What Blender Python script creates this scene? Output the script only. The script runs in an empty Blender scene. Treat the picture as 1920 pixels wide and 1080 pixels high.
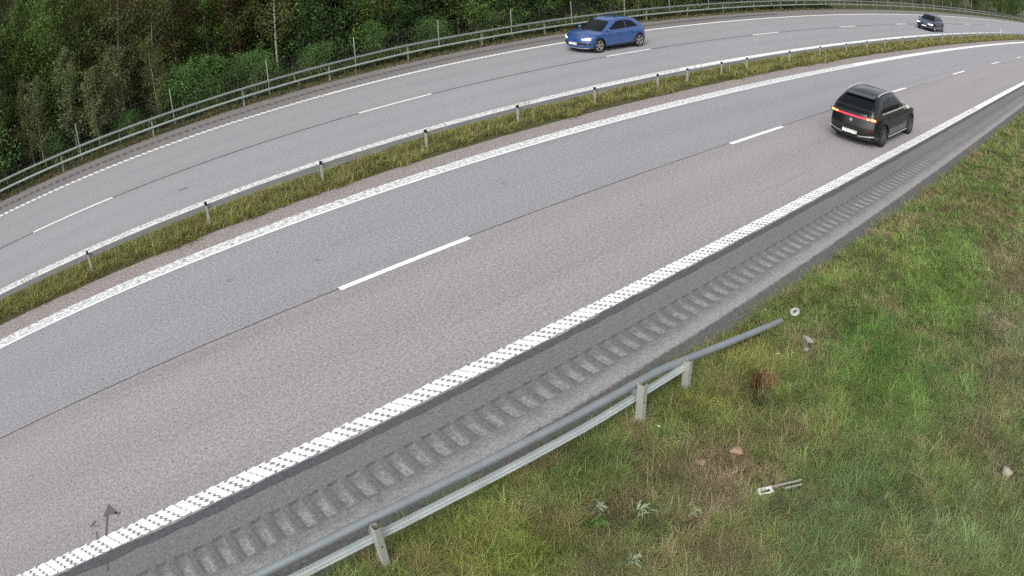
import bpy, bmesh, math, random
import numpy as np
from mathutils import Vector, Matrix
random.seed(7); RNG = np.random.default_rng(7)
R = math.radians
scene = bpy.context.scene

# ------------------------------------------------------------------ camera (wide lens of a road camera on a mast)
cam_d = bpy.data.cameras.new("camera"); cam = bpy.data.objects.new("camera", cam_d)
scene.collection.objects.link(cam); scene.camera = cam
cam_d.type = 'PANO'; cam_d.clip_start = 0.1; cam_d.clip_end = 4000
cam_d.sensor_width = 36; cam_d.sensor_fit = 'HORIZONTAL'
LENS = (0.0, 0.03726675257, 0.000116495420, -0.00000240466857, 0.000000469067554)
cam_d.panorama_type = 'FISHEYE_LENS_POLYNOMIAL'; cam_d.fisheye_fov = R(175)
for i, k in enumerate(LENS): setattr(cam_d, "fisheye_polynomial_k%d" % i, -k)
PITCH, ROLL, CAM_H = 0.500847, -0.058915, 6.31587
c_, s_, cp, sp = math.cos(ROLL), math.sin(ROLL), math.cos(PITCH), math.sin(PITCH)
Rv = Vector((c_, s_*sp, s_*cp)); Uv = Vector((-s_, c_*sp, c_*cp)); Fv = Vector((0, cp, -sp))
cam.matrix_world = Matrix(((Rv.x, Uv.x, -Fv.x, 0), (Rv.y, Uv.y, -Fv.y, 0), (Rv.z, Uv.z, -Fv.z, CAM_H), (0, 0, 0, 1)))

# ------------------------------------------------------------------ light: overcast early morning
SUN_EL, SUN_AZ = R(42), R(200)
world = bpy.data.worlds.new("World"); scene.world = world; world.use_nodes = True
wn = world.node_tree; wn.nodes.clear()
sky = wn.nodes.new("ShaderNodeTexSky"); sky.sky_type = 'NISHITA'; sky.sun_disc = False
sky.sun_elevation = SUN_EL; sky.sun_rotation = SUN_AZ; sky.dust_density = 4; sky.air_density = 1.0
hsv = wn.nodes.new("ShaderNodeHueSaturation"); hsv.inputs['Saturation'].default_value = 0.22
bg = wn.nodes.new("ShaderNodeBackground"); bg.inputs['Strength'].default_value = 0.15
wo = wn.nodes.new("ShaderNodeOutputWorld")
wn.links.new(sky.outputs[0], hsv.inputs['Color']); wn.links.new(hsv.outputs[0], bg.inputs['Color']); wn.links.new(bg.outputs[0], wo.inputs[0])
sun_d = bpy.data.lights.new("sun", 'SUN'); sun_d.energy = 0.8; sun_d.angle = R(30); sun_d.color = (1, .97, .93)
sun = bpy.data.objects.new("sun", sun_d); scene.collection.objects.link(sun)
sd = Vector((math.sin(SUN_AZ)*math.cos(SUN_EL), math.cos(SUN_AZ)*math.cos(SUN_EL), math.sin(SUN_EL)))
sun.rotation_euler = sd.to_track_quat('Z', 'Y').to_euler()
vs = scene.view_settings; vs.view_transform = 'Standard'; vs.look = 'None'; vs.exposure = 0.55; vs.gamma = 1; vs.use_curve_mapping = False
scene.cycles.max_bounces = 6; scene.cycles.diffuse_bounces = 3; scene.cycles.use_denoising = False

# ------------------------------------------------------------------ road frame: s metres along, o metres to the left of the lane seam
TH, LAT0 = 0.6811234, 11.2754054
E0 = np.array([math.cos(TH), math.sin(TH)]); N0 = np.array([-E0[1], E0[0]])
def _y(t):
    k, kp, kq, kr = -3.5247e-3, 25.4075e-5, -128.4586e-7, 298.4078e-9
    yy = k/2*t**2+kp/6*t**3+kq/24*t**4+kr/120*t**5
    sl = k*t+kp/2*t**2+kq/6*t**3+kr/24*t**4
    return yy, sl
_x = np.arange(-4, 62.01, .1); _yy, _sl = _y(_x)
ang = np.arctan(_sl); ds = np.hypot(np.diff(_x), np.diff(_yy)); ss = np.concatenate([[0], np.cumsum(ds)]); ss -= np.interp(0, _x, ss)
pts = [np.stack([_x, _yy], 1)]; ss_all = [ss]; an = [ang]
a, p = ang[-1], pts[0][-1].copy(); L = []; S = []; AA = []
for i in range(1, 600):
    a += -0.0006*.5; p = p+.5*np.array([math.cos(a), math.sin(a)]); L.append(p.copy()); S.append(ss[-1]+.5*i); AA.append(a)
pts.append(np.array(L)); ss_all.append(np.array(S)); an.append(np.array(AA))
a, p = ang[0], pts[0][0].copy(); L = []; S = []; AA = []
for i in range(1, 500):
    a += 0.002*.5*(1 if i < 60 else 0); p = p-.5*np.array([math.cos(a), math.sin(a)]); L.append(p.copy()); S.append(ss[0]-.5*i); AA.append(a)
pts.insert(0, np.array(L)[::-1]); ss_all.insert(0, np.array(S)[::-1]); an.insert(0, np.array(AA)[::-1])
CX = np.concatenate(pts); CS = np.concatenate(ss_all); CA = np.concatenate(an)
def P2(s, o):
    s = np.asarray(s, float); o = np.asarray(o, float)
    x = np.interp(s, CS, CX[:, 0]); y = np.interp(s, CS, CX[:, 1]); a = np.interp(s, CS, CA)
    x2 = x-o*np.sin(a); y2 = y+o*np.cos(a)
    return x2*E0[0]+(y2+LAT0)*N0[0], x2*E0[1]+(y2+LAT0)*N0[1]
def P(s, o, z=0.0):
    x, y = P2(s, o); return Vector((float(x), float(y), z))
def yaw(s): return TH+float(np.interp(s, CS, CA))
def to_so(x, y):
    X = x*E0[0]+y*E0[1]; Y = x*N0[0]+y*N0[1]-LAT0
    s = np.interp(X, CX[:, 0], CS)
    for _ in range(8):
        cx = np.interp(s, CS, CX[:, 0]); cy = np.interp(s, CS, CX[:, 1]); a = np.interp(s, CS, CA)
        s = s+(X-cx)*np.cos(a)+(Y-cy)*np.sin(a)
    o = -(X-cx)*np.sin(a)+(Y-cy)*np.cos(a)
    return s, o
def offF(s):
    s = np.clip(np.asarray(s, float), -20, 62); return 10.9958+.011674*s-.00001186*s*s

# ------------------------------------------------------------------ helpers
def tag(o, label=None, cat=None, group=None, kind=None):
    if label: o["label"] = label
    if cat: o["category"] = cat
    if group: o["group"] = group
    if kind: o["kind"] = kind
    return o
def link(o, parent=None):
    scene.collection.objects.link(o)
    if parent: o.parent = parent
    return o
def empty(name, loc=(0, 0, 0), rz=0, **k):
    o = bpy.data.objects.new(name, None); o.empty_display_size = .3; link(o); o.location = loc; o.rotation_euler = (0, 0, rz); return tag(o, **k)
def mesh_obj(name, V, F, m, parent=None, smooth=False, uv=None, **k):
    me = bpy.data.meshes.new(name); me.from_pydata([tuple(v) for v in V], [], [tuple(f) for f in F]); me.validate()
    if m is not None:
        for x in (m if isinstance(m, (list, tuple)) else [m]): me.materials.append(x)
    if smooth: me.polygons.foreach_set("use_smooth", [True]*len(me.polygons))
    if uv is not None:
        ul = me.uv_layers.new(name="UVMap"); li = np.zeros(len(me.loops), int); me.loops.foreach_get("vertex_index", li)
        ul.data.foreach_set("uv", np.asarray(uv, float)[li].ravel())
    me.update()
    return tag(link(bpy.data.objects.new(name, me), parent), **k)
class MB:
    def __init__(s): s.V = []; s.F = []
    def add(s, V, F):
        n = len(s.V); s.V += [tuple(v) for v in V]; s.F += [tuple(i+n for i in f) for f in F]; return s
    def box(s, c, d, rz=0, M=None):
        V = [(x*d[0]/2, y*d[1]/2, z*d[2]/2) for x in (-1, 1) for y in (-1, 1) for z in (-1, 1)]
        cr, sr = math.cos(rz), math.sin(rz)
        V = [(c[0]+x*cr-y*sr, c[1]+x*sr+y*cr, c[2]+z) for x, y, z in V]
        if M: V = [tuple(M @ Vector(v)) for v in V]
        return s.add(V, [(0, 1, 3, 2), (4, 6, 7, 5), (0, 4, 5, 1), (2, 3, 7, 6), (0, 2, 6, 4), (1, 5, 7, 3)])
    def tube(s, pts, r, n=8, cap=True):
        pts = [Vector(p) for p in pts]; rr = r if isinstance(r, (list, tuple)) else [r]*len(pts); V = []; F = []
        for i, p in enumerate(pts):
            d = (pts[min(i+1, len(pts)-1)]-pts[max(i-1, 0)]).normalized()
            u = d.cross(Vector((0, 0, 1)) if abs(d.z) < .9 else Vector((1, 0, 0))).normalized(); w = u.cross(d)
            for k in range(n):
                a = 2*math.pi*k/n; V.append(p+(u*math.cos(a)+w*math.sin(a))*rr[i])
        for i in range(len(pts)-1):
            for k in range(n): F.append((i*n+k, i*n+(k+1) % n, (i+1)*n+(k+1) % n, (i+1)*n+k))
        if cap: F += [tuple(range(n-1, -1, -1)), tuple(range((len(pts)-1)*n, len(pts)*n))]
        return s.add(V, F)
    def obj(s, name, m, parent=None, smooth=False, **k): return mesh_obj(name, s.V, s.F, m, parent, smooth, **k)
def smooth_by_angle(o, deg=40):
    me = o.data; me.polygons.foreach_set("use_smooth", [True]*len(me.polygons))
    try: me.set_sharp_from_angle(angle=R(deg))
    except Exception: pass
    return o

# ------------------------------------------------------------------ node helpers
def mat(name, rough=.8, col=(.5, .5, .5), metal=0, spec=.3):
    m = bpy.data.materials.new(name); m.use_nodes = True; b = m.node_tree.nodes["Principled BSDF"]
    b.inputs["Roughness"].default_value = rough; b.inputs["Base Color"].default_value = (*col, 1); b.inputs["Metallic"].default_value = metal
    b.inputs["Specular IOR Level"].default_value = spec
    return m
class NT:
    def __init__(s, m): s.t = m.node_tree; s.b = s.t.nodes["Principled BSDF"]
    def n(s, typ, **kw):
        x = s.t.nodes.new(typ)
        for k, v in kw.items(): setattr(x, k, v)
        return x
    def l(s, a, b): s.t.links.new(a, b)
    def val(s, x, v):
        if isinstance(v, (int, float)): x.default_value = v
        elif isinstance(v, tuple): x.default_value = (*v, 1) if len(v) == 3 else v
        else: s.l(v, x)
    def math(s, op, a, b=0, c=0, clamp=False):
        x = s.n("ShaderNodeMath", operation=op, use_clamp=clamp); s.val(x.inputs[0], a); s.val(x.inputs[1], b); s.val(x.inputs[2], c); return x.outputs[0]
    def noise(s, vec, scale, detail=3, rough=.5, dist=0):
        x = s.n("ShaderNodeTexNoise"); s.l(vec, x.inputs["Vector"]); x.inputs["Scale"].default_value = scale; x.inputs["Detail"].default_value = detail
        x.inputs["Roughness"].default_value = rough; x.inputs["Distortion"].default_value = dist; return x.outputs[0]
    def mix(s, f, a, b, typ='MIX'):
        x = s.n("ShaderNodeMix", data_type='RGBA', blend_type=typ); s.val(x.inputs[0], f); s.val(x.inputs[6], a); s.val(x.inputs[7], b); return x.outputs[2]
    def ramp(s, f, lo, hi): # smooth 0..1 between lo and hi
        x = s.n("ShaderNodeMapRange", interpolation_type='SMOOTHSTEP'); s.val(x.inputs[0], f); s.val(x.inputs[1], lo); s.val(x.inputs[2], hi); return x.outputs[0]
    def uv(s):
        u = s.n("ShaderNodeUVMap", uv_map="UVMap"); sep = s.n("ShaderNodeSeparateXYZ"); s.l(u.outputs[0], sep.inputs[0]); return u.outputs[0], sep.outputs[0], sep.outputs[1]
    def scale(s, vec, sc):
        x = s.n("ShaderNodeMapping"); s.l(vec, x.inputs[0]); x.inputs["Scale"].default_value = sc; return x.outputs[0]
    def bump(s, h, strength=.3, dist=.01):
        x = s.n("ShaderNodeBump"); x.inputs["Strength"].default_value = strength; x.inputs["Distance"].default_value = dist; s.l(h, x.inputs["Height"]); s.l(x.outputs[0], s.b.inputs["Normal"])
    def col(s, c): s.val(s.b.inputs["Base Color"], c)

# asphalt: grain added on top of a tone that varies over metres; lanes differ in age
def grain(N, uv, base, amp=.5):
    amp = amp*1.35
    g1 = N.noise(uv, 42, 2, .6); g2 = N.noise(uv, 19, 2, .6); g3 = N.noise(uv, 9, 3, .6)
    g = N.math('ADD', N.math('MULTIPLY', N.math('SUBTRACT', g1, .5), 1.5*amp), N.math('MULTIPLY', N.math('SUBTRACT', g2, .5), 1.15*amp))
    g = N.math('ADD', g, N.math('MULTIPLY', N.math('SUBTRACT', g3, .5), .35*amp))
    f = N.math('MAXIMUM', N.math('ADD', g, 1), .25)
    vm = N.n("ShaderNodeVectorMath", operation='SCALE'); N.val(vm.inputs[0], base); N.l(f, vm.inputs['Scale'])
    N.bump(g1, .12, .003)
    return vm.outputs[0]
def wheel(N, o, c, w):  # soft band around o = c
    return N.math('SUBTRACT', 1, N.ramp(N.math('ABSOLUTE', N.math('SUBTRACT', o, c)), w*.2, w))
def m_road_near():
    m = mat("asphalt_near", .85); N = NT(m); uv, s, o = N.uv()
    big = N.noise(N.scale(uv, (.09, .35, 1)), 1.0, 4, .55); big2 = N.noise(N.scale(uv, (.03, .8, 1)), 1.3, 3, .5)
    left = N.mix(big, (.232, .230, .241), (.282, .279, .294)); right = N.mix(big, (.245, .225, .222), (.300, .279, .278))
    c = N.mix(N.ramp(o, -.03, .05), right, left)
    for cc in (-.95, -2.7, 1.1, 2.9): c = N.mix(N.math('MULTIPLY', wheel(N, o, cc, .75), .16), c, (.34, .33, .345))
    c = N.mix(N.math('MULTIPLY', N.ramp(big2, .5, .75), .25), c, (.20, .19, .20))
    c = N.mix(N.math('MULTIPLY', N.ramp(s, 12, 45), .35), c, (.30, .295, .31))
    vo = N.n("ShaderNodeTexVoronoi"); N.l(uv, vo.inputs["Vector"]); vo.inputs["Scale"].default_value = .55
    c = N.mix(N.math('MULTIPLY', N.math('SUBTRACT', 1, N.ramp(vo.outputs["Distance"], .03, .075)), .45), c, (.14, .135, .14))
    st = N.noise(N.scale(uv, (.05, 1.6, 1)), 1.0, 4, .6); c = N.mix(N.math('MULTIPLY', N.ramp(st, .58, .66), .22), c, (.17, .165, .17))
    N.col(grain(N, uv, c, .85)); return m
def m_road_far():
    m = mat("asphalt_far", .85); N = NT(m); uv, s, o = N.uv()
    big = N.noise(N.scale(uv, (.09, .35, 1)), 1.0, 4, .55)
    c = N.mix(big, (.245, .243, .252), (.30, .298, .31))
    for cc in (-.95, -2.7, 1.1, 2.9): c = N.mix(N.math('MULTIPLY', wheel(N, o, cc, .75), .15), c, (.36, .355, .365))
    N.col(grain(N, uv, c, .7)); return m
def m_shoulder():
    m = mat("asphalt_shoulder", .9); N = NT(m); uv, s, o = N.uv()
    n1 = N.noise(uv, 3.5, 5, .65); n2 = N.noise(uv, 14, 3, .6)
    c = N.mix(N.noise(N.scale(uv, (.2, .8, 1)), 1.2, 3), (.128, .126, .126), (.168, .165, .166))
    dust = N.math('MULTIPLY', N.ramp(N.math('ADD', o, N.math('MULTIPLY', n1, .5)), -4.75, -5.12), .75)
    c = N.mix(dust, c, (.285, .28, .283))
    edge = N.ramp(N.math('ADD', o, N.math('MULTIPLY', N.math('SUBTRACT', n1, .5), .16)), -5.40, -5.47)
    c = N.mix(edge, c, N.mix(n2, (.060, .060, .056), (.13, .128, .12)))
    # dusty polished spot at the outer end of every milled groove, plus light and dark of its curve painted in
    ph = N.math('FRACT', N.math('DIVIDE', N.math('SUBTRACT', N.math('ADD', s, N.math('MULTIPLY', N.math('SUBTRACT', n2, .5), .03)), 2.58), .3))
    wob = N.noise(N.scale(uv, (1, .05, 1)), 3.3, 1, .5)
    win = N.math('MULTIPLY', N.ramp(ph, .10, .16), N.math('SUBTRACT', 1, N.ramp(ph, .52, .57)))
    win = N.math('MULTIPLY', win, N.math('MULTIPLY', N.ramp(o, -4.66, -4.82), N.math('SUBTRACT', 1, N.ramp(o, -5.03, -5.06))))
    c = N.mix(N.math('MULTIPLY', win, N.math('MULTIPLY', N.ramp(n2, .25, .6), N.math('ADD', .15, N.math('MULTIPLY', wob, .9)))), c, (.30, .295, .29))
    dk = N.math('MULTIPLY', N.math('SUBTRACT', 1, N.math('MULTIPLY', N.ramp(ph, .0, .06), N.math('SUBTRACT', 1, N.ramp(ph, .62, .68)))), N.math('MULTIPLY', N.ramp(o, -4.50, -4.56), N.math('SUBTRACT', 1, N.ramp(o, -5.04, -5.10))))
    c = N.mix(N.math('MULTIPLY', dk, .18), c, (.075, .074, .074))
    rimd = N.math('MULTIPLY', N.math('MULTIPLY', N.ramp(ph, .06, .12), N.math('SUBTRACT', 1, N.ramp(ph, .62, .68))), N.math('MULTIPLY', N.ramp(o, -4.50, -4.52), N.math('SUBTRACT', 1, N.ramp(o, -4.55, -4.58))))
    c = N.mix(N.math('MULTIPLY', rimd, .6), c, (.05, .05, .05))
    st = N.n("ShaderNodeTexVoronoi"); N.l(uv, st.inputs["Vector"]); st.inputs["Scale"].default_value = 17; st.inputs["Randomness"].default_value = 1
    c = N.mix(N.math('MULTIPLY', N.math('SUBTRACT', 1, N.ramp(st.outputs["Distance"], .06, .17)), .5), c, (.33, .32, .31))
    N.col(grain(N, uv, c, .65)); return m
def m_simple_asphalt(name, ca, cb, amp=.7, sc=3):
    m = mat(name, .9); N = NT(m); uv, s, o = N.uv(); N.col(grain(N, uv, N.mix(N.noise(uv, sc, 4, .6), ca, cb), amp)); return m
def m_paint(name, holes=0.0, base=(.80, .81, .80), under=(.26, .26, .27), hscale=14, stretch=(1, 1, 1), lo=.50, hi=.56):
    m = mat(name, .6, spec=.4); N = NT(m); uv, s, o = N.uv()
    n = N.noise(N.scale(uv, stretch), hscale, 3, .65); c = N.mix(N.noise(uv, 5, 4, .6), base, tuple(x*.86 for x in base))
    if holes > 0: c = N.mix(N.math('MULTIPLY', N.ramp(n, lo, hi), holes), c, under)
    N.col(c); return m
M = {}
M['near'] = m_road_near(); M['far'] = m_road_far(); M['shoulder'] = m_shoulder()
M['red_gravel'] = m_simple_asphalt("reddish_gravel", (.215, .188, .180), (.300, .268, .258), 1.5, 3)
M['far_shoulder'] = m_simple_asphalt("asphalt_far_shoulder", (.150, .142, .136), (.215, .205, .196), .8, 1.4)
M['far_inner'] = m_simple_asphalt("asphalt_far_inner", (.125, .125, .13), (.175, .175, .18), .7, 2)
M['bitumen'] = m_simple_asphalt("bitumen_seal", (.062, .060, .066), (.105, .100, .108), .7, 8)
M['bitumen_old'] = m_simple_asphalt("bitumen_seam", (.075, .073, .075), (.115, .113, .115), .6, 8)
M['pale_seam'] = m_simple_asphalt("pale_seam", (.36, .355, .36), (.42, .415, .42), .5, 8)
M['groove_dark'] = m_simple_asphalt("groove_dark", (.085, .083, .085), (.12, .118, .12), .6, 6)
M['paint'] = m_paint("white_paint", .25, lo=.60, hi=.72)
M['paint_worn'] = m_paint("white_paint_worn", .95, hscale=15, stretch=(.55, 1.2, 1), lo=.46, hi=.55, under=(.33, .33, .335))
M['paint_thick'] = m_paint("white_thermoplastic", .55, lo=.60, hi=.70, hscale=26, base=(.76, .77, .755))

def steel(name, ca, cb, rough=.45, metal=.35):
    m = mat(name, rough, metal=metal, spec=.5); N = NT(m); tc = N.n("ShaderNodeTexCoord")
    n = N.noise(tc.outputs["Object"], 3.0, 5, .65); n2 = N.noise(tc.outputs["Object"], 45, 2, .5)
    N.col(N.mix(N.math('ADD', N.math('MULTIPLY', n, .8), N.math('MULTIPLY', n2, .2)), ca, cb)); N.l(N.math('ADD', .3, N.math('MULTIPLY', n, .35)), N.b.inputs["Roughness"]); return m
M['galv'] = steel("galvanised_rail", (.17, .20, .215), (.30, .33, .34))
M['galv_light'] = steel("galvanised_rail_light", (.27, .31, .31), (.50, .54, .53))
M['galv_far'] = steel("galvanised_rail_far", (.16, .185, .175), (.24, .27, .255))
M['galv_far2'] = steel("galvanised_rail_far_light", (.24, .285, .255), (.34, .38, .35))
M['post'] = steel("weathered_post", (.25, .26, .235), (.39, .40, .365), .6, .1)
M['median_rail'] = steel("median_rail_steel", (.19, .20, .195), (.29, .30, .29))
M['dark'] = mat("dark_gap", .9, (.012, .012, .013))
M['wire'] = mat("dark_wire", .6, (.09, .095, .085), .3)

# ------------------------------------------------------------------ ground
def vnoise(x, y, sc, seed=0):
    x = np.asarray(x)*sc+seed*17.3; y = np.asarray(y)*sc+seed*31.7
    xi = np.floor(x).astype(np.int64); yi = np.floor(y).astype(np.int64); fx = x-xi; fy = y-yi; fx = fx*fx*(3-2*fx); fy = fy*fy*(3-2*fy)
    def h(i, j):
        v = (i*374761393+j*668265263+seed*1442695) & 0xffffffff; v = ((v ^ (v >> 13))*1274126177) & 0xffffffff; return ((v ^ (v >> 16)) & 0xffff)/65535.0
    return (h(xi, yi)*(1-fx)+h(xi+1, yi)*fx)*(1-fy)+(h(xi, yi+1)*(1-fx)+h(xi+1, yi+1)*fx)*fy
def fbm(x, y, sc, seed=0, n=3): return sum(vnoise(x, y, sc*2**i, seed+i)*.5**i for i in range(n))/sum(.5**i for i in range(n))
def gheight(x, y, s=None, o=None):
    if s is None: s, o = to_so(x, y)
    z = np.full(np.shape(o), -.06)
    r = np.clip((-o-5.72)/.35, 0, 1); z = z+r*(.055+.085*(fbm(x, y, 1.3, 3)-.5)*2*np.clip((-o-5.8)/1.0, 0, 1))
    far = np.clip((-o-20)/60, 0, 1); z = z+far*far*8
    md = np.clip((o-4.75)/.35, 0, 1)*np.clip((6.75-o)/.3, 0, 1); z = z+md*(.09+.05*(fbm(x, y, 1.6, 5)-.5))
    rf = o-offF(s); t = np.clip((rf-6.25)/.5, 0, 1); z = z+t*(.065+.03*(fbm(x, y, 2, 8)-.5)*2)-np.clip((rf-7.6)/4, 0, 1)*.45+.25*(fbm(x, y, .35, 9)-.5)*np.clip((rf-8)/3, 0, 1)
    h = np.clip((rf-60)/300, 0, 1); z = z+h*h*30
    return z
ax = np.unique(np.round(np.concatenate([np.arange(-40, 125, .6), np.arange(-26, 46, .3), [-3000, -1500, -800, -400, -200, -120, -80, -60, 140, 170, 220, 300, 450, 800, 1500, 3000]]), 3))
ay = np.unique(np.round(np.concatenate([np.arange(-12, 120, .6), np.arange(2, 40, .3), [-3000, -1500, -800, -400, -200, -100, -60, -30, -20, 135, 160, 200, 280, 400, 700, 1500, 3000]]), 3))
GX, GY = np.meshgrid(ax, ay, indexing='ij'); GS, GO = to_so(GX.ravel(), GY.ravel())
GZ = gheight(GX.ravel(), GY.ravel(), GS, GO)
nx, ny = len(ax), len(ay); idx = np.arange(nx*ny).reshape(nx, ny)
gf = np.stack([idx[:-1, :-1], idx[1:, :-1], idx[1:, 1:], idx[:-1, 1:]], -1).reshape(-1, 4)
mg = mat("soil_and_turf", .95); N = NT(mg); tc = N.n("ShaderNodeTexCoord"); ov = tc.outputs["Object"]
c = N.mix(N.noise(ov, 1.1, 5, .6), (.045, .060, .018), (.105, .100, .040)); c = N.mix(N.ramp(N.noise(ov, .8, 4, .6), .52, .68), c, (.13, .10, .062))
c = N.mix(N.math('MULTIPLY', N.noise(ov, 18, 4, .7), .6), c, (.030, .036, .014)); N.col(c); N.bump(N.noise(ov, 12, 5, .7), .8, .05)
mesh_obj("ground", np.stack([GX.ravel(), GY.ravel(), GZ], 1), gf, mg, smooth=True, kind="structure")

# ------------------------------------------------------------------ sheets along the road
def strip(name, of0, of1, s0, s1, z, m, ds=.5, nc=2, rel=None, zf=None, rag=0, parent=None, **k):
    S = np.arange(s0, s1+ds*.5, ds); V = []; UV = []
    f = lambda q, S: (q(S) if callable(q) else np.full(len(S), float(q)))
    a0, a1 = f(of0, S), f(of1, S)
    if rag: a0 = a0+(fbm(S, S*0, 3.0, 21)-.5)*rag; a1 = a1+(fbm(S, S*0+4, 3.0, 22)-.5)*rag
    T = np.linspace(0, 1, nc)
    OO = a0[:, None]*(1-T)+a1[:, None]*T; SS = np.repeat(S[:, None], nc, 1)
    x, y = P2(SS.ravel(), OO.ravel()); zz = np.full(x.shape, z) if zf is None else z+zf(SS.ravel(), OO.ravel())
    uo = OO.ravel()-(offF(SS.ravel()) if rel else 0)
    n = len(S); ii = np.arange(n*nc).reshape(n, nc)
    F = np.stack([ii[:-1, :-1], ii[1:, :-1], ii[1:, 1:], ii[:-1, 1:]], -1).reshape(-1, 4)
    if a1.mean() < a0.mean(): F = F[:, ::-1]
    return mesh_obj(name, np.stack([x, y, zz], 1), F, m, parent, uv=np.stack([SS.ravel(), uo], 1), **k)
ST = dict(kind="structure")
SB, SE = -14, 200
strip("road_near_lanes", -4.02, 4.12, SB, SE, 0, M['near'], nc=5, **ST)
def groove(s, o, phase, o_in, o_out):
    ph = ((s-phase)/.3) % 1; a = np.clip(1-np.abs(ph-.33)/.30, 0, 1); e = np.clip((o_in-o)*1.0/.03, 0, 1)*np.clip((o-o_out)/.03, 0, 1)
    return -.016*np.sqrt(a*(2-a))*e
S1 = np.arange(-4, 42, .03)
def shoulder():
    oo = np.array([-4.0, -4.3, -4.49, -4.53, -4.57, -4.75, -4.95, -5.0, -5.04, -5.08, -5.3, -5.5, -5.66, -5.80])
    S = np.concatenate([np.arange(SB, -4, .5), S1, np.arange(42, SE, .5)])
    SS, OO = np.meshgrid(S, oo, indexing='ij'); SSf, OOf = SS.ravel(), OO.ravel(); x, y = P2(SSf, OOf)
    OOj = OOf.copy(); k = OOf < -5.7; OOj[k] += (fbm(SSf[k], OOf[k]*0, 2.2, 4)-.5)*.12; x, y = P2(SSf, OOj)
    z = np.where((SSf > -4) & (SSf < 42), groove(SSf, OOf, 2.58, -4.51, -5.06), 0)-.004
    z = z-np.clip((-OOf-5.40)/.4, 0, 1)*.03
    n, c = SS.shape; ii = np.arange(n*c).reshape(n, c); F = np.stack([ii[:-1, :-1], ii[:-1, 1:], ii[1:, 1:], ii[1:, :-1]], -1).reshape(-1, 4)
    mesh_obj("road_shoulder", np.stack([x, y, z], 1), F, M['shoulder'], uv=np.stack([SSf, OOf], 1), smooth=False, **ST)
shoulder()
strip("gravel_strip", 4.10, 5.45, SB, SE, -.005, M['red_gravel'], nc=4, zf=lambda s, o: -.02*np.clip((o-4.7)/.6, 0, 1), **ST)
strip("road_far_inner_shoulder", 6.15, lambda S: offF(S)-3.9, SB, SE, -.004, M['far_inner'], nc=3, rel=True, **ST)
strip("road_far_lanes", lambda S: offF(S)-4.2, lambda S: offF(S)+4.15, SB, SE, 0, M['far'], nc=5, rel=True, **ST)
strip("road_far_outer_shoulder", lambda S: offF(S)+4.13, lambda S: offF(S)+6.35, SB, SE, -.004, M['far_shoulder'], nc=4, rel=True, rag=.15, **ST)
# milled grooves of the far shoulder: real shallow hollows
def far_grooves():
    V = []; F = []; UV = []
    for i in range(-14, 160):
        s0 = -.95+.3*i+.08; o = float(offF(s0))+5.32
        n = len(V); prof = [(0, .002), (.03, -.0015), (.085, -.0015), (.16, -.0015), (.19, .002)]
        for (d, z) in prof:
            for oo in (-.2, .2):
                p = P(s0+d, o+oo, z+.002); V.append(p); UV.append((s0+d, oo+5))
        for k in range(4): F.append((n+2*k, n+2*k+2, n+2*k+3, n+2*k+1))
    mesh_obj("road_far_groove_marks", V, F, M['groove_dark'], uv=UV, kind="structure")
far_grooves()
# seams and seals
strip("road_seal_strip", -3.93, -4.09, SB, SE, .004, M['bitumen'], ds=.08, rag=.07, **ST)
strip("road_lane_seam", -.012, .018, SB, 5.0, .004, M['bitumen_old'], ds=.1, rag=.02, **ST)
strip("road_lane_seam", .02, .05, 5.0, 27, .004, M['bitumen_old'], ds=.12, rag=.015, **ST)
strip("road_lane_seam", -.01, .04, 31.8, 90, .004, M['pale_seam'], ds=.25, rag=.01, **ST)
strip("road_far_lane_seam", lambda S: offF(S)-.045, lambda S: offF(S)+.045, SB, 100, .004, M['bitumen_old'], ds=.2, rag=.03, rel=True, **ST)
# ------------------------------------------------------------------ painted markings
def dashes(name, starts, o_fn, w, **k):
    V = []; F = []; UV = []
    for s0 in starts:
        n = len(V); sl = np.linspace(s0, s0+3.0, 7)
        for s in sl:
            for d in (-w/2, w/2): o = o_fn(s)+d; V.append(P(s, o, .009)); UV.append((s, d))
        for i in range(6): F.append((n+2*i, n+2*i+2, n+2*i+3, n+2*i+1))
    return mesh_obj(name, V, F, M['paint'], uv=UV, **k)
dashes("road_lane_marking", [5.03+12*k for k in range(-2, 9)], lambda s: -.03, .15, **ST)
dashes("road_far_lane_marking", [-.65+12.07*k for k in range(-1, 9)], lambda s: float(offF(s)), .15, **ST)
strip("road_inner_edge_line", 3.60, 3.69, SB, SE, .0085, M['paint'], ds=.25, rag=.01, **ST)
strip("road_inner_edge_line", 3.69, 4.07, SB, 34, .008, M['paint_worn'], ds=.1, rag=.03, **ST)
strip("road_inner_edge_line", 3.69, 4.05, 34, SE, .008, M['paint'], ds=.5, **ST)
strip("road_far_inner_edge_line", lambda S: offF(S)-4.10, lambda S: offF(S)-3.98, SB, SE, .0085, M['paint'], rel=True, ds=.25, **ST)
strip("road_far_inner_edge_line", lambda S: offF(S)-3.98, lambda S: offF(S)-3.68, SB, 24, .008, M['paint_worn'], rel=True, ds=.2, **ST)
strip("road_far_inner_edge_line", lambda S: offF(S)-3.98, lambda S: offF(S)-3.70, 24, SE, .008, M['paint'], rel=True, ds=.5, **ST)
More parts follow.
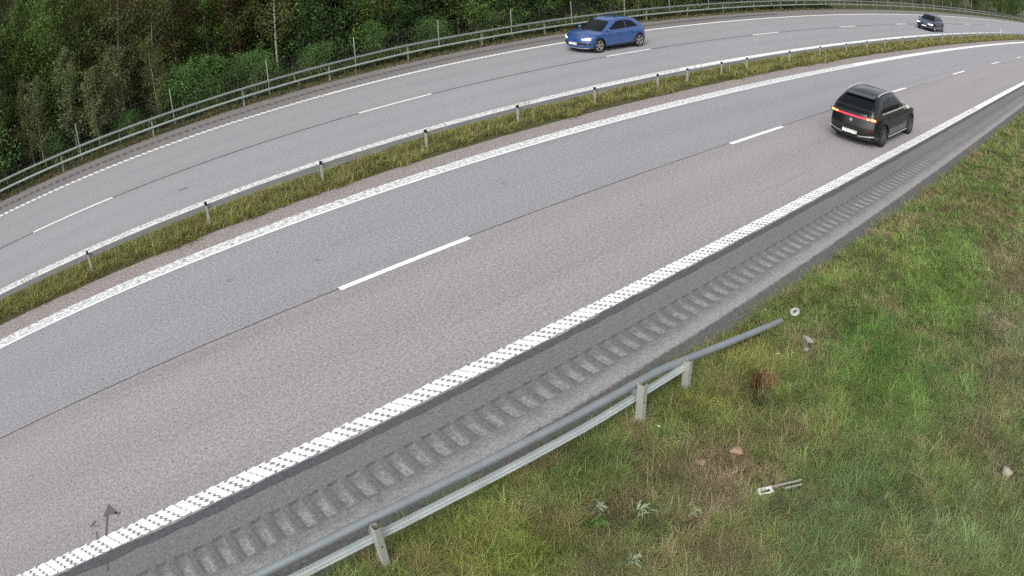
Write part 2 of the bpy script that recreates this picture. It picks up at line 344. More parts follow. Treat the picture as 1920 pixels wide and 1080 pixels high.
def bars(name, s0, s1, per, oa, ob, skew, w, lobes, rel=False, mtl=None, z=.010, amp=.30, wear=False):
    V = []; F = []; UV = []; n = int((s1-s0)/per); K = lobes*6
    amp0 = amp
    for i in range(n):
        sb = s0+i*per; q = random.uniform(.94, 1.03); amp = amp0*((1.05 if (i*2) % 7 < 4 else .45) if wear else 1)*random.uniform(.85, 1.15)
        loop = []; jit = random.uniform(-.006, .006)
        ln = math.hypot(skew, ob-oa); ux, uy = skew/ln, (ob-oa)/ln; px, py = -uy, ux
        for side in (1, -1):
            for k in (range(K+1) if side > 0 else range(K, -1, -1)):
                t = k/K; hw = w*q*(.5-amp*.5*(.5+.5*math.cos(2*math.pi*lobes*t+math.pi*(i % 2))))
                e = min(t, 1-t)*ln; hw *= min(1, .82+e/.015*.18)
                if wear: loop.append((sb+skew*t+hw*1.22*side, oa+(ob-oa)*t+jit+(.011*side if t < .5 else .004*side)))
                else: loop.append((sb+ux*ln*t+px*hw*side, oa+uy*ln*t+py*hw*side))
        b = len(V); base = float(offF(sb)) if rel else 0
        for (s, o) in loop: V.append(P(s, base+o, z)); UV.append((s, o))
        F += [(b+k, b+k+1, b+2*(K+1)-2-k, b+2*(K+1)-1-k) for k in range(K)]
    return mesh_obj(name, V, F, mtl or M['paint_thick'], uv=UV, kind="structure")
bars("road_edge_line", -5, 33, .173, -3.600, -3.905, .20, .149, 4, amp=.60, wear=True)
strip("road_edge_line", -3.60, -3.64, 10, 33, .006, M['paint_worn'], ds=.2, **ST)
strip("road_edge_line", -3.85, -3.92, 22, 33, .006, M['paint'], ds=.2, **ST)
strip("road_edge_line", -3.60, -3.92, 33, SE, .008, M['paint'], ds=.5, **ST)
bars("road_far_edge_line", -5, 22, .25, 4.24, 3.96, .16, .20, 2, rel=True, amp=.22)
strip("road_far_edge_line", lambda S: offF(S)+3.98, lambda S: offF(S)+4.22, 12, SE, .007, M['paint'], rel=True, ds=.5, **ST)
# dark arrows sprayed on the carriageway at the lower left, and small tar spots
mk = mat("dark_spray", .85, (.115, .11, .12))
def flat_poly(mb, pts, z=.013): mb.add([P(s, o, z) for s, o in pts], [tuple(range(len(pts)))])
def pt_line(mb, a, b, w):
    a = Vector(a); b = Vector(b); d = (b-a).normalized(); n = Vector((-d.y, d.x))*w/2
    flat_poly(mb, [tuple(a+n), tuple(a-n), tuple(b-n), tuple(b+n)])

mb = MB(); pt_line(mb, (-.935, -3.60), (-.78, -3.22), .022)
flat_poly(mb, [(-.69, -3.00), (-.86, -3.22), (-.78, -3.21), (-.60, -3.27)]); flat_poly(mb, [(-.62, -3.22), (-.56, -3.28), (-.60, -3.30), (-.66, -3.25)])
mb.obj("road_spray_mark", mk, kind="structure")
mb = MB(); pt_line(mb, (-1.09, -3.60), (-1.06, -3.44), .016); pt_line(mb, (-1.14, -3.30), (-1.0, -3.22), .02); pt_line(mb, (-1.08, -3.28), (-.98, -3.36), .014)
mb.obj("road_spray_mark", mk, kind="structure")
mb = MB(); pt_line(mb, (-1.10, -4.10), (-1.13, -4.26), .014); mb.obj("road_spray_mark", mk, kind="structure")

mb = MB(); pt_line(mb, (4.22, float(offF(4))-1.97), (4.52, float(offF(4))-1.98), .045); mb.obj("road_tar_mark", mk, kind="structure")
# ------------------------------------------------------------------ guard rails
def sweep(mb, prof, s_list, o_fn, z_fn, closed=True, cap=True):
    V = []; n = len(prof)
    for s in s_list:
        o = o_fn(s); z = z_fn(s)
        for (a, b) in prof: V.append(P(s, o+a, z+b))
    F = []
    for i in range(len(s_list)-1):
        for k in range(n if closed else n-1): F.append((i*n+k, i*n+(k+1) % n, (i+1)*n+(k+1) % n, (i+1)*n+k))
    if cap and closed: F += [tuple(range(n)), tuple(range((len(s_list)-1)*n, len(s_list)*n))[::-1]]
    mb.add(V, F)
def circ(r, n=14, sq=1.0): return [(r*math.cos(2*math.pi*k/n), r*sq*math.sin(2*math.pi*k/n)) for k in range(n)]
def c_post(h, w=.10, d=.06, t=.006, hole=False):
    # C channel, open towards +x (along the road); flanges returned
    mb = MB()
    mb.box((0, 0, h/2), (t, w, h)); mb.box((d/2+t/2, w/2-t/2, h/2), (d, t, h)); mb.box((d/2+t/2, -w/2+t/2, h/2), (d, t, h))
    mb.box((d+t, w/2-.012, h/2-.001), (t, .018, h-.002)); mb.box((d+t, -w/2+.012, h/2-.001), (t, .018, h-.002))
    return mb
def post_mesh(h): m_ = c_post(h, .062, .042); me = bpy.data.meshes.new("post"); me.from_pydata(m_.V, [], m_.F); me.materials.append(M['post']); return me

# near guard rail: sigma posts, thick upper pipe turning down into the ground, thinner lower rail
ng = empty("guard_rail", P(4, -6.15, 0), label="grey two bar guard rail whose end bends down into the grass by the near shoulder", cat="guard rail")
def child_fix(o, root): o.parent = root; o.matrix_parent_inverse = root.matrix_world.inverted_safe(); return o
def rootfix(root, obs):
    bpy.context.view_layer.update()
    for o in obs: child_fix(o, root)
lin = lambda xs, ys: (lambda s: float(np.interp(s, xs, ys)))
up = MB(); sl = list(np.arange(-8, 6.6, .4))+[6.6, 6.75, 6.9, 7.2, 8, 9, 9.6, 9.75]
sweep(up, circ(.057, 16), sl, lin([-8, 2, 6.6, 7.2, 9.75], [-5.93, -5.96, -6.10, -6.14, -6.30]), lin([-8, 2, 3.2, 5.3, 6.6, 6.9, 9.75], [.61, .60, .58, .51, .475, .455, .03]))
o1 = smooth_by_angle(up.obj("upper_rail", M['galv']))
lo = MB(); lp = [(.035, .055), (.05, .045), (.05, .02), (.035, 0), (.05, -.02), (.05, -.05), (.0, -.062), (-.03, -.05), (-.03, .05), (0, .062)]
sl2 = list(np.arange(-8, 6.8, .4))+[6.9, 7.25]
sweep(lo, [(a*.78, b*.78) for a, b in ((.0, .064), (-.034, .060), (-.052, .036), (-.030, .004), (-.056, -.028), (-.040, -.058), (0, -.064), (.05, -.05), (.06, 0), (.05, .05))], sl2, lin([-8, 2, 6.2, 7.25], [-6.00, -6.03, -6.16, -6.22]), lin([-8, 2, 3.2, 5.3, 6.3, 7.25], [.38, .38, .37, .32, .335, .37]))
o2 = smooth_by_angle(lo.obj("lower_rail", M['galv_light'])); OB = [o1, o2]
for s in (-1.6, 2.9, 6.62):
    sm = MB(); sweep(sm, circ(.062, 16), [s, s+.09], lin([-8, 2, 6.6, 7.2], [-5.93, -5.96, -6.10, -6.14]), lin([-8, 2, 3.2, 5.3, 6.6, 6.9], [.61, .60, .58, .51, .475, .455]))
    OB.append(smooth_by_angle(sm.obj("joint_sleeve", M['galv'])))
for s, o, h, w in ((-2.0, -6.12, .66, .11), (2.12, -6.14, .655, .11), (6.13, -6.28, .635, .115), (7.12, -6.27, .50, .11)):
    m_ = c_post(h, w, .07); q = m_.obj("post", M['post']); q.location = P(s, o, -.01); q.rotation_euler = (0, 0, yaw(s)); OB.append(q)
    if s > 0:
        b = MB(); b.tube([P(s+.03, o-w/2-.004, h*.55), P(s+.03, o-w/2+.004, h*.55)], .012, 8); OB.append(b.obj("bolt_hole", M['dark']))
for s, o, z in ((2.12, -6.10, .50), (6.13, -6.22, .44), (7.12, -6.22, .40)):
    b = MB(); b.box((0, 0, 0), (.05, .10, .05)); b.tube([(-.028, 0, 0), (-.045, 0, 0)], .013, 6); q = b.obj("bracket", M['galv']); q.location = P(s+.03, o+.05, z); q.rotation_euler = (0, 0, yaw(s)); OB.append(q)
lz = lin([-8, 2, 3.2, 5.3, 6.3, 7.25], [.38, .38, .37, .32, .335, .37]); lo_o = lin([-8, 2, 6.2, 7.25], [-6.00, -6.03, -6.16, -6.22])
for s in (1.15, 3.5, 5.55, 2.55):
    b = MB()
    for k in range(4): b.tube([P(s+.05*k, lo_o(s)-.012, lz(s)+.046), P(s+.05*k, lo_o(s)-.012, lz(s)+.060)], .011, 6)
    b.tube([P(s-.03, lo_o(s)-.036, lz(s)-.02), P(s+.20, lo_o(s)-.036, lz(s)-.02)], .014, 6)
    OB.append(b.obj("splice_bolts", M['post']))
rootfix(ng, OB)

# median guard rail
MED = [-5.8, -2.5, .76, 4.1, 7.36, 10.56, 13.79, 17.01, 20.19, 21.96, 24.25, 26.18, 30.0, 33.33, 36.64, 39.7, 42.79, 46.37, 49.89, 53.39, 56.9, 60.2]+[63.5+3.3*k for k in range(24)]
medo = lin([-10, 0, 7, 20, 33, 43, 60, 85, 200], [5.25, 5.28, 5.44, 5.46, 5.62, 5.62, 5.84, 5.9, 5.9])
mr = empty("guard_rail", P(10, 5.5, 0), label="long low guard rail of one bar on many thin posts in the grass median", cat="guard rail")
OB = []
rl = MB(); rp = [(-.028, .055), (.012, .06), (.028, .05), (.028, .018), (.012, .0), (.028, -.018), (.028, -.05), (.012, -.06), (-.028, -.055)]
sweep(rl, rp, list(np.arange(-12, 60, .8))+list(np.arange(60, 190, 2.5)), lambda s: medo(s)+.075, lambda s: .485)
OB.append(rl.obj("rail", M['median_rail']))
pm = post_mesh(.615)
cm = MB(); cm.box((.025, 0, .0), (.058, .070, .085)); cme = bpy.data.meshes.new("post_hollow_shade"); cme.from_pydata(cm.V, [], cm.F); cme.materials.append(M['dark'])  # dark block painting the shade inside the open channel top of each post
for s in MED:
    q = link(bpy.data.objects.new("post", pm)); q.location = P(s, medo(s), 0); q.rotation_euler = (0, 0, yaw(s)); OB.append(q)
bpy.context.view_layer.update()
rootfix(mr, OB)
bpy.context.view_layer.update()
for q in OB[1:]:
    k = link(bpy.data.objects.new("post_hollow_shade", cme)); k.parent = q; k.location = (0, 0, .590)

# far guard rail by the forest
fr = empty("guard_rail", P(10, float(offF(10))+6.75, 0), label="long grey guard rail with two bars along the forest edge", cat="guard rail")
fo = lin([-12, 1.1, 5.2, 9.2, 13.3, 17.5, 21.6, 25.8, 60, 200], [17.6, 17.6, 17.5, 17.6, 17.8, 18.02, 17.9, 18.0, 18.6, 19.0])
OB = []; b1 = MB(); S_ = list(np.arange(-14, 60, .8))+list(np.arange(60, 190, 2.5))
sweep(b1, circ(.058, 10), S_, lambda s: fo(s)-.1, lambda s: .76); OB.append(smooth_by_angle(b1.obj("upper_rail", M['galv_far'])))
b2 = MB(); sweep(b2, [(a*1.0, b*1.1) for a, b in circ(.05, 10)], S_, lambda s: fo(s)-.12, lambda s: .40); OB.append(smooth_by_angle(b2.obj("lower_rail", M['galv_far2'])))
pm2 = post_mesh(.74)
for k in range(-4, 44):
    s = 1.1+4.1*k; q = link(bpy.data.objects.new("post", pm2)); q.location = P(s, fo(s), -.03); q.rotation_euler = (0, 0, yaw(s)); OB.append(q)
bpy.context.view_layer.update(); rootfix(fr, OB)

# wildlife fence behind it
wf = empty("wire_fence", P(10, 18.9, 0), label="tall wire mesh fence on slim steel posts between the guard rail and the forest", cat="fence")
OB = []; fz = -.10; H_ = 1.62
feo = lambda s: fo(s)+.62
fposts = [-6.4, -2.2]+[2.06, 6.35, 10.75, 15.08, 19.6, 24.0]+[28.3+4.3*k for k in range(20)]
pl = MB(); pl.box((0, 0, (H_+.1)/2), (.034, .034, H_+.1)); plm = bpy.data.meshes.new("post"); plm.from_pydata(pl.V, [], pl.F); plm.materials.append(M['post'])
for s in fposts:
    q = link(bpy.data.objects.new("post", plm)); q.location = P(s, feo(s), fz); q.rotation_euler = (R(random.uniform(-1.5, 1.5)), R(random.uniform(-2, 2)), yaw(s)); OB.append(q)
wm = MB()
for h in (0, .16, .32, .48, .64, .80, .98, 1.16, 1.34, 1.54):
    wm.tube([P(s, feo(s)+.03, fz+.04+h) for s in np.arange(-10, 70, 1.2)], .0028 if h < 1.5 else .004, 3, False)
for s in np.arange(-10, 45, .16): wm.tube([P(s, feo(s)+.03, fz+.04), P(s, feo(s)+.03, fz+1.58)], .0020, 3, False)
OB.append(wm.obj("wire_mesh", M['wire'])); bpy.context.view_layer.update(); rootfix(wf, OB)

# snow stake on the median far away, round end plate by the rail, steel offcut in the grass
mb = MB(); mb.tube([(0, 0, 0), (0, 0, .95), (0, 0, 1.0)], [.05, .05, .03], 8)
st = empty("marker_post", P(84, medo(84)+.3, 0), label="small white marker post standing at the far end of the median guard rail", cat="marker post")
st_ = mb.obj("pole", mat("white_plastic", .5, (.75, .75, .72)), st); rb = MB(); rb.tube([(0, 0, .80), (0, 0, .88)], .052, 8); rb.obj("reflector", mat("grey_band", .4, (.3, .3, .3)), st)
# ------------------------------------------------------------------ cars
def car_mats(pfx, paint, rough=.28, coat=1.0):
    p_ = mat(pfx+"_paint", rough, paint, 0.0, .4); p_.node_tree.nodes["Principled BSDF"].inputs["Coat Weight"].default_value = coat; p_.node_tree.nodes["Principled BSDF"].inputs["Coat Roughness"].default_value = .08
    g = mat(pfx+"_glass", .06, (.003, .0045, .005), 0, .3)
    return dict(paint=p_, glass=g)
M['rubber'] = mat("tyre_rubber", .85, (.018, .018, .019)); M['trim'] = mat("black_trim", .6, (.02, .02, .021)); M['chrome'] = mat("bright_trim", .3, (.62, .63, .64), .6, .5)
M['alloy'] = mat("alloy_rim", .35, (.34, .34, .33), .5); M['alloy_dark'] = mat("alloy_rim_dark", .4, (.11, .11, .115), .5); M['plate'] = mat("plate_white", .5, (.72, .72, .66)); M['under'] = mat("underbody", .9, (.008, .008, .008))
def emis(name, col, st):
    m = mat(name, .4, tuple(min(1, c*.8) for c in col)); b = m.node_tree.nodes["Principled BSDF"]; b.inputs["Emission Color"].default_value = (*col, 1); b.inputs["Emission Strength"].default_value = st; return m
M['tail_red'] = emis("tail_light_red", (1, .03, .06), 1.3); M['tail_hot'] = emis("tail_light_hot", (1, .30, .08), 3.2); M['tail_dim'] = mat("tail_lens_dim", .2, (.16, .008, .014)); M['head_on'] = emis("head_light_on", (.85, .93, 1), 2.6)
def build_car(name, label, loc, rz, C, mats, rails=False, front_lights=False, rear_lights=False, rim=None, spokes=5, chrome_line=False, lip=None, seg=1.0):
    root = empty(name, loc, rz, label=label, cat="car")
    Lh, W = C['L']/2, C['W']; wb = C['wb']; xf = Lh-C['fo']; xr = xf-wb; wr = C['wr']; Ra = wr+.055
    hood, belt, deck = C['hood'], C['belt'], C['deck']
    def zbelt(x): return float(np.interp(x, [-Lh, -Lh*.55, .3*Lh, .55*Lh, Lh], [belt+.02, belt+.03, belt-.03, hood[0], hood[1]]))
    def ztop(x): return float(np.interp(x, [-Lh, -Lh+.35, 0, .45*Lh, .62*Lh, .85*Lh, Lh], [deck, deck+.03, belt+.02, hood[0]+.06, hood[0]+.04, hood[1]+.05, hood[1]-.02]))
    def zbot(x):
        z = .24
        for xw in (xf, xr):
            if abs(x-xw) < Ra: z = max(z, wr+math.sqrt(Ra*Ra-(x-xw)**2))
        return z
    def plan(t): return 1-.13*max(0, (abs(t)-.60)/.40)**2.2
    def hw(z): 
        f = np.interp(z, [.2, .35, .6, belt-.12, belt+.03, belt+.2], [.955, .99, 1.0, .985, .93, .88]); return W/2*float(f)
    fp = C['fprof']; rp_ = C['rprof']
    def xend(sg, y, z, w_):
        pr = fp if sg > 0 else rp_; xx = float(np.interp(z, pr[0], np.abs(pr[1]))); cr = C['fc'] if sg > 0 else C['rc']
        return xx-cr*min(1.0, abs(y)/max(w_, .01))**2.6
    def bx(t, y, z, w_):
        x = t*Lh; a = abs(t)
        if a > .70: q = ((a-.70)/.30); sg = 1 if t > 0 else -1; x = sg*(a*Lh-q*(Lh-xend(sg, y, z, w_)))
        return x
    NS = int(84*seg); T = [-1+2*i/(NS-1) for i in range(NS)]
    NR, ND = 14, 6
    mb = MB(); rows = []
    for t in T:
        x0 = t*Lh; zb, zt, zp = zbot(x0), zbelt(x0), ztop(x0); pn = plan(t); half = []
        for k in range(NR+1):
            z = zb+(zt-zb)*k/NR; w = hw(z)*pn
            half.append((bx(t, w, z, hw(z)*pn), w, z))
        wtop = hw(zt)*pn
        for k in range(1, ND+1):
            f = k/ND; y = wtop*(1-f); z = zt+(zp-zt)*(1-(1-f)**2.2); half.append((bx(t, y, z, wtop), y, z))
        ring = half+[(x, -y, z) for x, y, z in half[-2::-1]]
        rows.append(ring)
    n = len(rows[0]); V = [v for r in rows for v in r]; F = []
    for i in range(NS-1):
        for k in range(n-1): F.append((i*n+k, i*n+k+1, (i+1)*n+k+1, (i+1)*n+k))
    mb.add(V, F)
    for e in (0, NS-1):  # end faces follow the nose / tail profile
        ring = rows[e]; t = T[e]; NC = 26; m = NR+1; VV = []
        for k in range(m):
            x, y, z = ring[k]
            for j in range(NC+1): yy = y*(1-2*j/NC); VV.append((bx(t, yy, z, abs(y)), yy, z))
        FF = []
        for k in range(m-1):
            for j in range(NC): q = (k*(NC+1)+j, k*(NC+1)+j+1, (k+1)*(NC+1)+j+1, (k+1)*(NC+1)+j); FF.append(q if e else q[::-1])
        mb.add(VV, FF)
        top = [ (VV[(m-1)*(NC+1)+j]) for j in range(NC+1)]; dk = ring[NR:n-NR]
        b = len(mb.V); mb.V += [tuple(v) for v in top]+[tuple(v) for v in dk]
        for j in range(min(len(top), len(dk))-1): mb.F.append((b+j, b+j+1, b+len(top)+j+1, b+len(top)+j))
    body = smooth_by_angle(mb.obj("body", mats['paint'], root), 38)
    def endp(sg, y, z, off=.006):
        w_ = hw(z)*plan(1); x = sg*(xend(sg, y, z, w_)+off); return (x, y, z)
    def endpatch(nm, sg, y0, y1, z00, z01, z10, z11, mtl, off=.008, nu=16, nv=4, parent=root, **k):
        V = []; F = []
        for i in range(nu+1):
            y = y0+(y1-y0)*i/nu; za = z00+(z10-z00)*i/nu; zb2 = z01+(z11-z01)*i/nu
            for j in range(nv+1): z = za+(zb2-za)*j/nv; V.append(endp(sg, y, z, off))
        m2 = nv+1
        for i in range(nu):
            for j in range(nv): q = (i*m2+j, (i+1)*m2+j, (i+1)*m2+j+1, i*m2+j+1); F.append(q)
        # give it depth
        nV = len(V); V += [(x-sg*.03, y, z) for x, y, z in V]; ed = [i*m2 for i in range(nu+1)]+[nu*m2+j for j in range(1, m2)]+[i*m2+nv for i in range(nu-1, -1, -1)]+[j for j in range(nv-1, 0, -1)]
        for a, b in zip(ed, ed[1:]+ed[:1]): F.append((a, b, b+nV, a+nV))
        return mesh_obj(nm, V, F, mtl, parent, True, **k)
    def side(x, z, sg, off=.006):
        t = x/Lh; return (x, sg*(hw(z)*plan(t)+off), z)
    # cabin
    cb = C['cab']  # v rows: z, x_front, x_rear, halfwidth
    def cabp(a, v, off=0, drop=0):
        z = np.interp(v, [0, 1], [cb['z0'], cb['z1']]); f = np.interp(v, *cb['f']); r_ = np.interp(v, *cb['r']); w = np.interp(v, *cb['w'])
        cx, A = (f+r_)/2, (f-r_)/2; e = 1/4.2
        ca, sa = math.cos(a), math.sin(a); px = math.copysign(abs(ca)**e, ca); py = math.copysign(abs(sa)**e, sa)
        x, y = cx+A*px, w*py
        nx_, ny_ = ca, sa
        z = z-cb['arch']*(px*px)*v*v - .02*py*py*v
        return (x+nx_*off, y+ny_*off, z)
    NA, NV = 72, 9; V = []; F = []
    for j in range(NV+1):
        for i in range(NA): V.append(cabp(2*math.pi*i/NA, j/NV))
    for j in range(NV):
        for i in range(NA): F.append((j*NA+i, j*NA+(i+1) % NA, (j+1)*NA+(i+1) % NA, (j+1)*NA+i))
    base = NV*NA; cxr = sum(V[base+i][0] for i in range(NA))/NA; rings = [(.93, .018), (.8, .034), (.5, .048), (.2, .055)]
    pr = base
    for sc, dz in rings:
        nb = len(V)
        for i in range(NA): x, y, z = V[base+i]; zz = cb['z1']-cb['arch']*((x-cxr)/max(.1, (np.interp(1, *cb['f'])-np.interp(1, *cb['r']))/2)*sc)**2; V.append((cxr+(x-cxr)*sc, y*sc, z*(1-sc**0)+zz*1.0+dz-.02*(sc**2)))
        for i in range(NA): F.append((pr+i, pr+(i+1) % NA, nb+(i+1) % NA, nb+i))
        pr = nb
    F.append(tuple(range(pr, pr+NA)))
    cabin = smooth_by_angle(mesh_obj("cabin", V, F, mats['paint'], root), 50)
    def a_of(fx): return math.acos(max(-1, min(1, math.copysign(abs(fx)**4.2, fx))))
    def glass(nm, corners, mtl, sg=1, off=.007, kind='side', **k):
        (p00, p10, p11, p01) = corners; V = []; F = []; nu, nv = 14, 5
        for i in range(nu+1):
            for j in range(nv+1):
                u, v = i/nu, j/nv
                q0 = [(p00[d]*(1-u)+p10[d]*u)*(1-v)+(p01[d]*(1-u)+p11[d]*u)*v for d in (0, 1)]
                if kind == 'side': a = a_of(q0[0])
                elif kind == 'front': a = math.asin(max(-1, min(1, math.copysign(abs(q0[0])**4.2, q0[0]))))
                else: a = math.pi-math.asin(max(-1, min(1, math.copysign(abs(q0[0])**4.2, q0[0]))))
                x, y, z = cabp(a, q0[1], off); V.append((x, y*sg if kind == 'side' else y, z))
        for i in range(nu):
            for j in range(nv): F.append((i*(nv+1)+j, (i+1)*(nv+1)+j, (i+1)*(nv+1)+j+1, i*(nv+1)+j+1))
        return mesh_obj(nm, V, F, mtl, root, True, **k)
    G = C['glass']
    glass("windshield", [(-G['ws'], .10), (G['ws'], .10), (G['ws']-.05, .93), (-G['ws']+.05, .93)], mats['glass'], kind='front')
    glass("rear_window", [(-G['rw'], .12), (G['rw'], .12), (G['rw']-.06, .90), (-G['rw']+.06, .90)], mats['glass'], kind='rear')
    for sg in (1, -1):
        glass("side_window", G['fwin'], mats['glass'], sg); glass("side_window", G['rwin'], mats['glass'], sg)
        if chrome_line:
            V = []; F = []
            xs = np.linspace(G['rwin'][0][0], G['fwin'][1][0], 24)
            for i, fx in enumerate(xs):
                for dv, of_ in ((-.09, .012), (-.01, .012)):
                    x, y, z = cabp(a_of(fx), max(.0, G['fwin'][0][1]+dv), of_); V.append((x, y*sg, z))
            for i in range(23): F.append((2*i, 2*i+2, 2*i+3, 2*i+1))
            mesh_obj("window_trim", V, F, M['chrome'], root, True)
        if rails:
            tb = MB(); vs_ = []
            for q in np.linspace(0, 1, 12):
                x = np.interp(q, [0, 1], cb['rail']); zz = cb['z1']-cb['arch']*((x-cxr)/.95)**2+.045*math.sin(math.pi*min(1, max(0, q)))**.35; vs_.append((x, sg*np.interp(1, *cb['w'])*.93, zz+.0))
            tb.tube(vs_, .021, 6); smooth_by_angle(tb.obj("roof_rail", M['chrome'], root))
        # mirror
        x, y, z = cabp(a_of(.80), .12, 0); mm = MB(); yy = sg*(abs(y)+.13)
        V = []; nn = 8
        for k in range(nn+1):
            th = math.pi*k/nn
            for l in range(10): ph = 2*math.pi*l/10; V.append((x+.03+.07*math.cos(th), yy+.105*math.sin(th)*math.cos(ph), z+.055+.075*math.sin(th)*math.sin(ph)))
        mm.add(V, [(k*10+l, k*10+(l+1) % 10, (k+1)*10+(l+1) % 10, (k+1)*10+l) for k in range(nn) for l in range(10)]); mm.box((x+.03, sg*(abs(y)+.02), z+.03), (.05, .10, .03))
        smooth_by_angle(mm.obj("mirror", C.get('mirror', mats['paint']), root))
        # doors: thin gaps and handles, sill strip
        for xd in C['doors']:
            sm_ = MB()
            for z0, z1 in ((.34, belt-.02),):
                zs = np.linspace(z0, z1, 7); V = []
                for z in zs:
                    for dx in (-.007, .007):
                        if zbot(xd) < z or True: V.append(side(xd+dx+.05*(z-.6)*(1 if xd < xr+.5 else 0), max(z, zbot(xd)+.01), sg, .004))
                sm_.add(V, [(2*i, 2*i+2, 2*i+3, 2*i+1) for i in range(6)])
            sm_.obj("door_gap", M['trim'], root)
        for xd in C['handles']:
            h_ = MB(); x, y, z = side(xd, belt-.10, sg, .012); h_.box((x, y, z), (.17, .022, .028)); h_.obj("door_handle", mats['paint'], root)
        h_ = MB(); V = []
        xs = np.linspace(xr+Ra+.02, xf-Ra-.02, 12)
        for x in xs:
            for z in (.25, .31): V.append(side(x, z, sg, .010))
        h_.add(V, [(2*i, 2*i+2, 2*i+3, 2*i+1) for i in range(11)]); h_.obj("sill_trim", C.get('sill', M['trim']), root)
        for xw in (xf, xr):
            ar = MB(); V = []
            for k in range(25):
                a_ = math.pi*k/24; 
                for rr in (Ra-.012, Ra+.028): xx = xw+rr*math.cos(a_); z = wr+rr*math.sin(a_); V.append(side(xx, max(.25, z), sg, .011))
            ar.add(V, [(2*i, 2*i+2, 2*i+3, 2*i+1) for i in range(24)]); ar.obj("wheel_arch_trim", C.get('arch_m', mats['paint']), root)
    ub = MB(); ub.box((0, 0, .42), (C['L']-.5, W-.56, .44)); ub.obj("underbody", M['under'], root)
    # wheels
    rim = rim or M['alloy']; tw = .215
    def lathe(prof, n=28):
        V = []; F = []
        for k in range(n):
            a_ = 2*math.pi*k/n
            for (y, r_) in prof: V.append((r_*math.cos(a_), y, r_*math.sin(a_)))
        m = len(prof)
        for k in range(n):
            for j in range(m-1): F.append((k*m+j, k*m+j+1, ((k+1) % n)*m+j+1, ((k+1) % n)*m+j))
        return V, F
    rr = wr*.69
    tp = [(-tw/2+.01, rr), (-tw/2, rr+.02), (-tw/2, wr-.035), (-tw/2+.025, wr-.006), (0, wr), (tw/2-.025, wr-.006), (tw/2, wr-.035), (tw/2, rr+.02), (tw/2-.01, rr)]
    for xw in (xf, xr):
        for sg in (1, -1):
            hb = MB(); hb.add(*lathe([(-.06, .001), (-.06, rr*.92), (.02, rr*.92), (.02, .001)], 20)); hub = hb.obj("wheel", M['under'], root); hub.location = (xw, sg*(W/2-tw/2-.012), wr)
            if sg < 0: hub.rotation_euler = (0, 0, math.pi)
            smooth_by_angle(mesh_obj("tyre", *lathe(tp), M['rubber'], hub))
            rb = MB(); rb.add(*lathe([(.0, rr+.004), (tw/2-.012, rr+.004), (tw/2-.012, rr-.022), (.04, rr-.03)])); 
            for k in range(spokes):
                a_ = 2*math.pi*k/spokes+.3; ca, sa = math.cos(a_), math.sin(a_)
                w0, w1 = .028 if spokes > 6 else .045, .022 if spokes > 6 else .075
                for r0, r1, wa, wb_ in ((.03, rr-.01, w0, w1),):
                    V = []
                    for (r_, w_) in ((r0, wa), (r1, wb_)):
                        for s2 in (-1, 1):
                            for yy in (tw/2-.055, tw/2-.02): V.append((r_*ca-s2*w_/2*sa, yy, r_*sa+s2*w_/2*ca))
                    rb.add(V, [(0, 1, 3, 2), (4, 6, 7, 5), (0, 4, 5, 1), (2, 3, 7, 6), (0, 2, 6, 4), (1, 5, 7, 3)])
            rb.add(*lathe([(tw/2-.05, .055), (tw/2-.015, .05), (tw/2-.012, .001)], 12)); rb.obj("rim", rim, hub)
    return root, endpatch, endp, side, mats

# --- black SUV in the near carriageway, seen from behind
CA_ = dict(L=4.46, W=1.84, wb=2.69, fo=.86, wr=.355, belt=1.03, hood=(.98, .84), deck=1.06, fc=.22, rc=.20,
    fprof=([.2, .45, .8, 1.1], [2.16, 2.23, 2.20, 1.95]), rprof=([.2, .42, .62, .95, 1.1], [-2.10, -2.22, -2.21, -2.13, -2.06]),
    cab=dict(z0=.97, z1=1.585, f=([0, .5, 1], [1.12, .66, .30]), r=([0, .35, 1], [-2.06, -1.92, -1.40]), w=([0, .5, 1], [.86, .775, .61]), arch=.06, rail=(-1.25, .25)),
    glass=dict(ws=.88, rw=.90, fwin=((-.02, .22), (.86, .22), (.62, .84), (-.0, .86)), rwin=((-.62, .24), (-.06, .22), (-.04, .86), (-.50, .76))),
    doors=(.98, -.08, -.95), handles=(.10, -.82), sill=M['chrome'], arch_m=M['trim'], mirror=mat("pale_mirror", .4, (.42, .41, .38)))
mA = car_mats("black_car", (.006, .008, .0075), .30, .5)
yA = yaw(22.6); cA = P(22.62, -2.36, 0)
rt, EP, EPT, SD, _ = build_car("car", "black car seen from behind with lit red tail lights in the near carriageway", cA, yA, CA_, mA, rails=True, rim=M['alloy_dark'], spokes=10, chrome_line=True)
EP("tail_light_bar", -1, -.52, .52, .915, .955, .915, .955, M['tail_red'], .016)
for sg in (1, -1):
    o_ = EP("tail_light", -1, sg*.50, sg*.86, .885, .985, .865, .975, M['tail_dim'], .012)
    EP("lamp", -1, sg*.53, sg*.64, .915, .955, .915, .96, M['tail_hot'], .024, 4, 2, o_)
    EP("lamp", -1, sg*.68, sg*.82, .905, .96, .90, .955, M['tail_hot'], .024, 4, 2, o_)
    EP("bumper_reflector", -1, sg*.55, sg*.80, .56, .585, .57, .595, M['tail_dim'], .012)
    EP("bumper_trim", -1, sg*.30, sg*.84, .33, .375, .40, .445, M['chrome'], .02)
EP("bumper_lower", -1, -.80, .80, .26, .42, .26, .42, M['trim'], .008)
EP("tailgate_recess", -1, -.42, .42, .555, .60, .555, .60, M['trim'], .006)
EP("licence_plate", -1, -.27, .27, .385, .50, .385, .50, M['plate'], .026, 6, 3)
EP("bumper_gap", -1, -.80, .80, .615, .628, .615, .628, M['trim'], .006)
em = MB(); ex = EPT(-1, 0, .80, .02)
V = []; 
for k in range(16): V.append((ex[0], .055*math.cos(k*math.pi/8), .80+.055*math.sin(k*math.pi/8)))
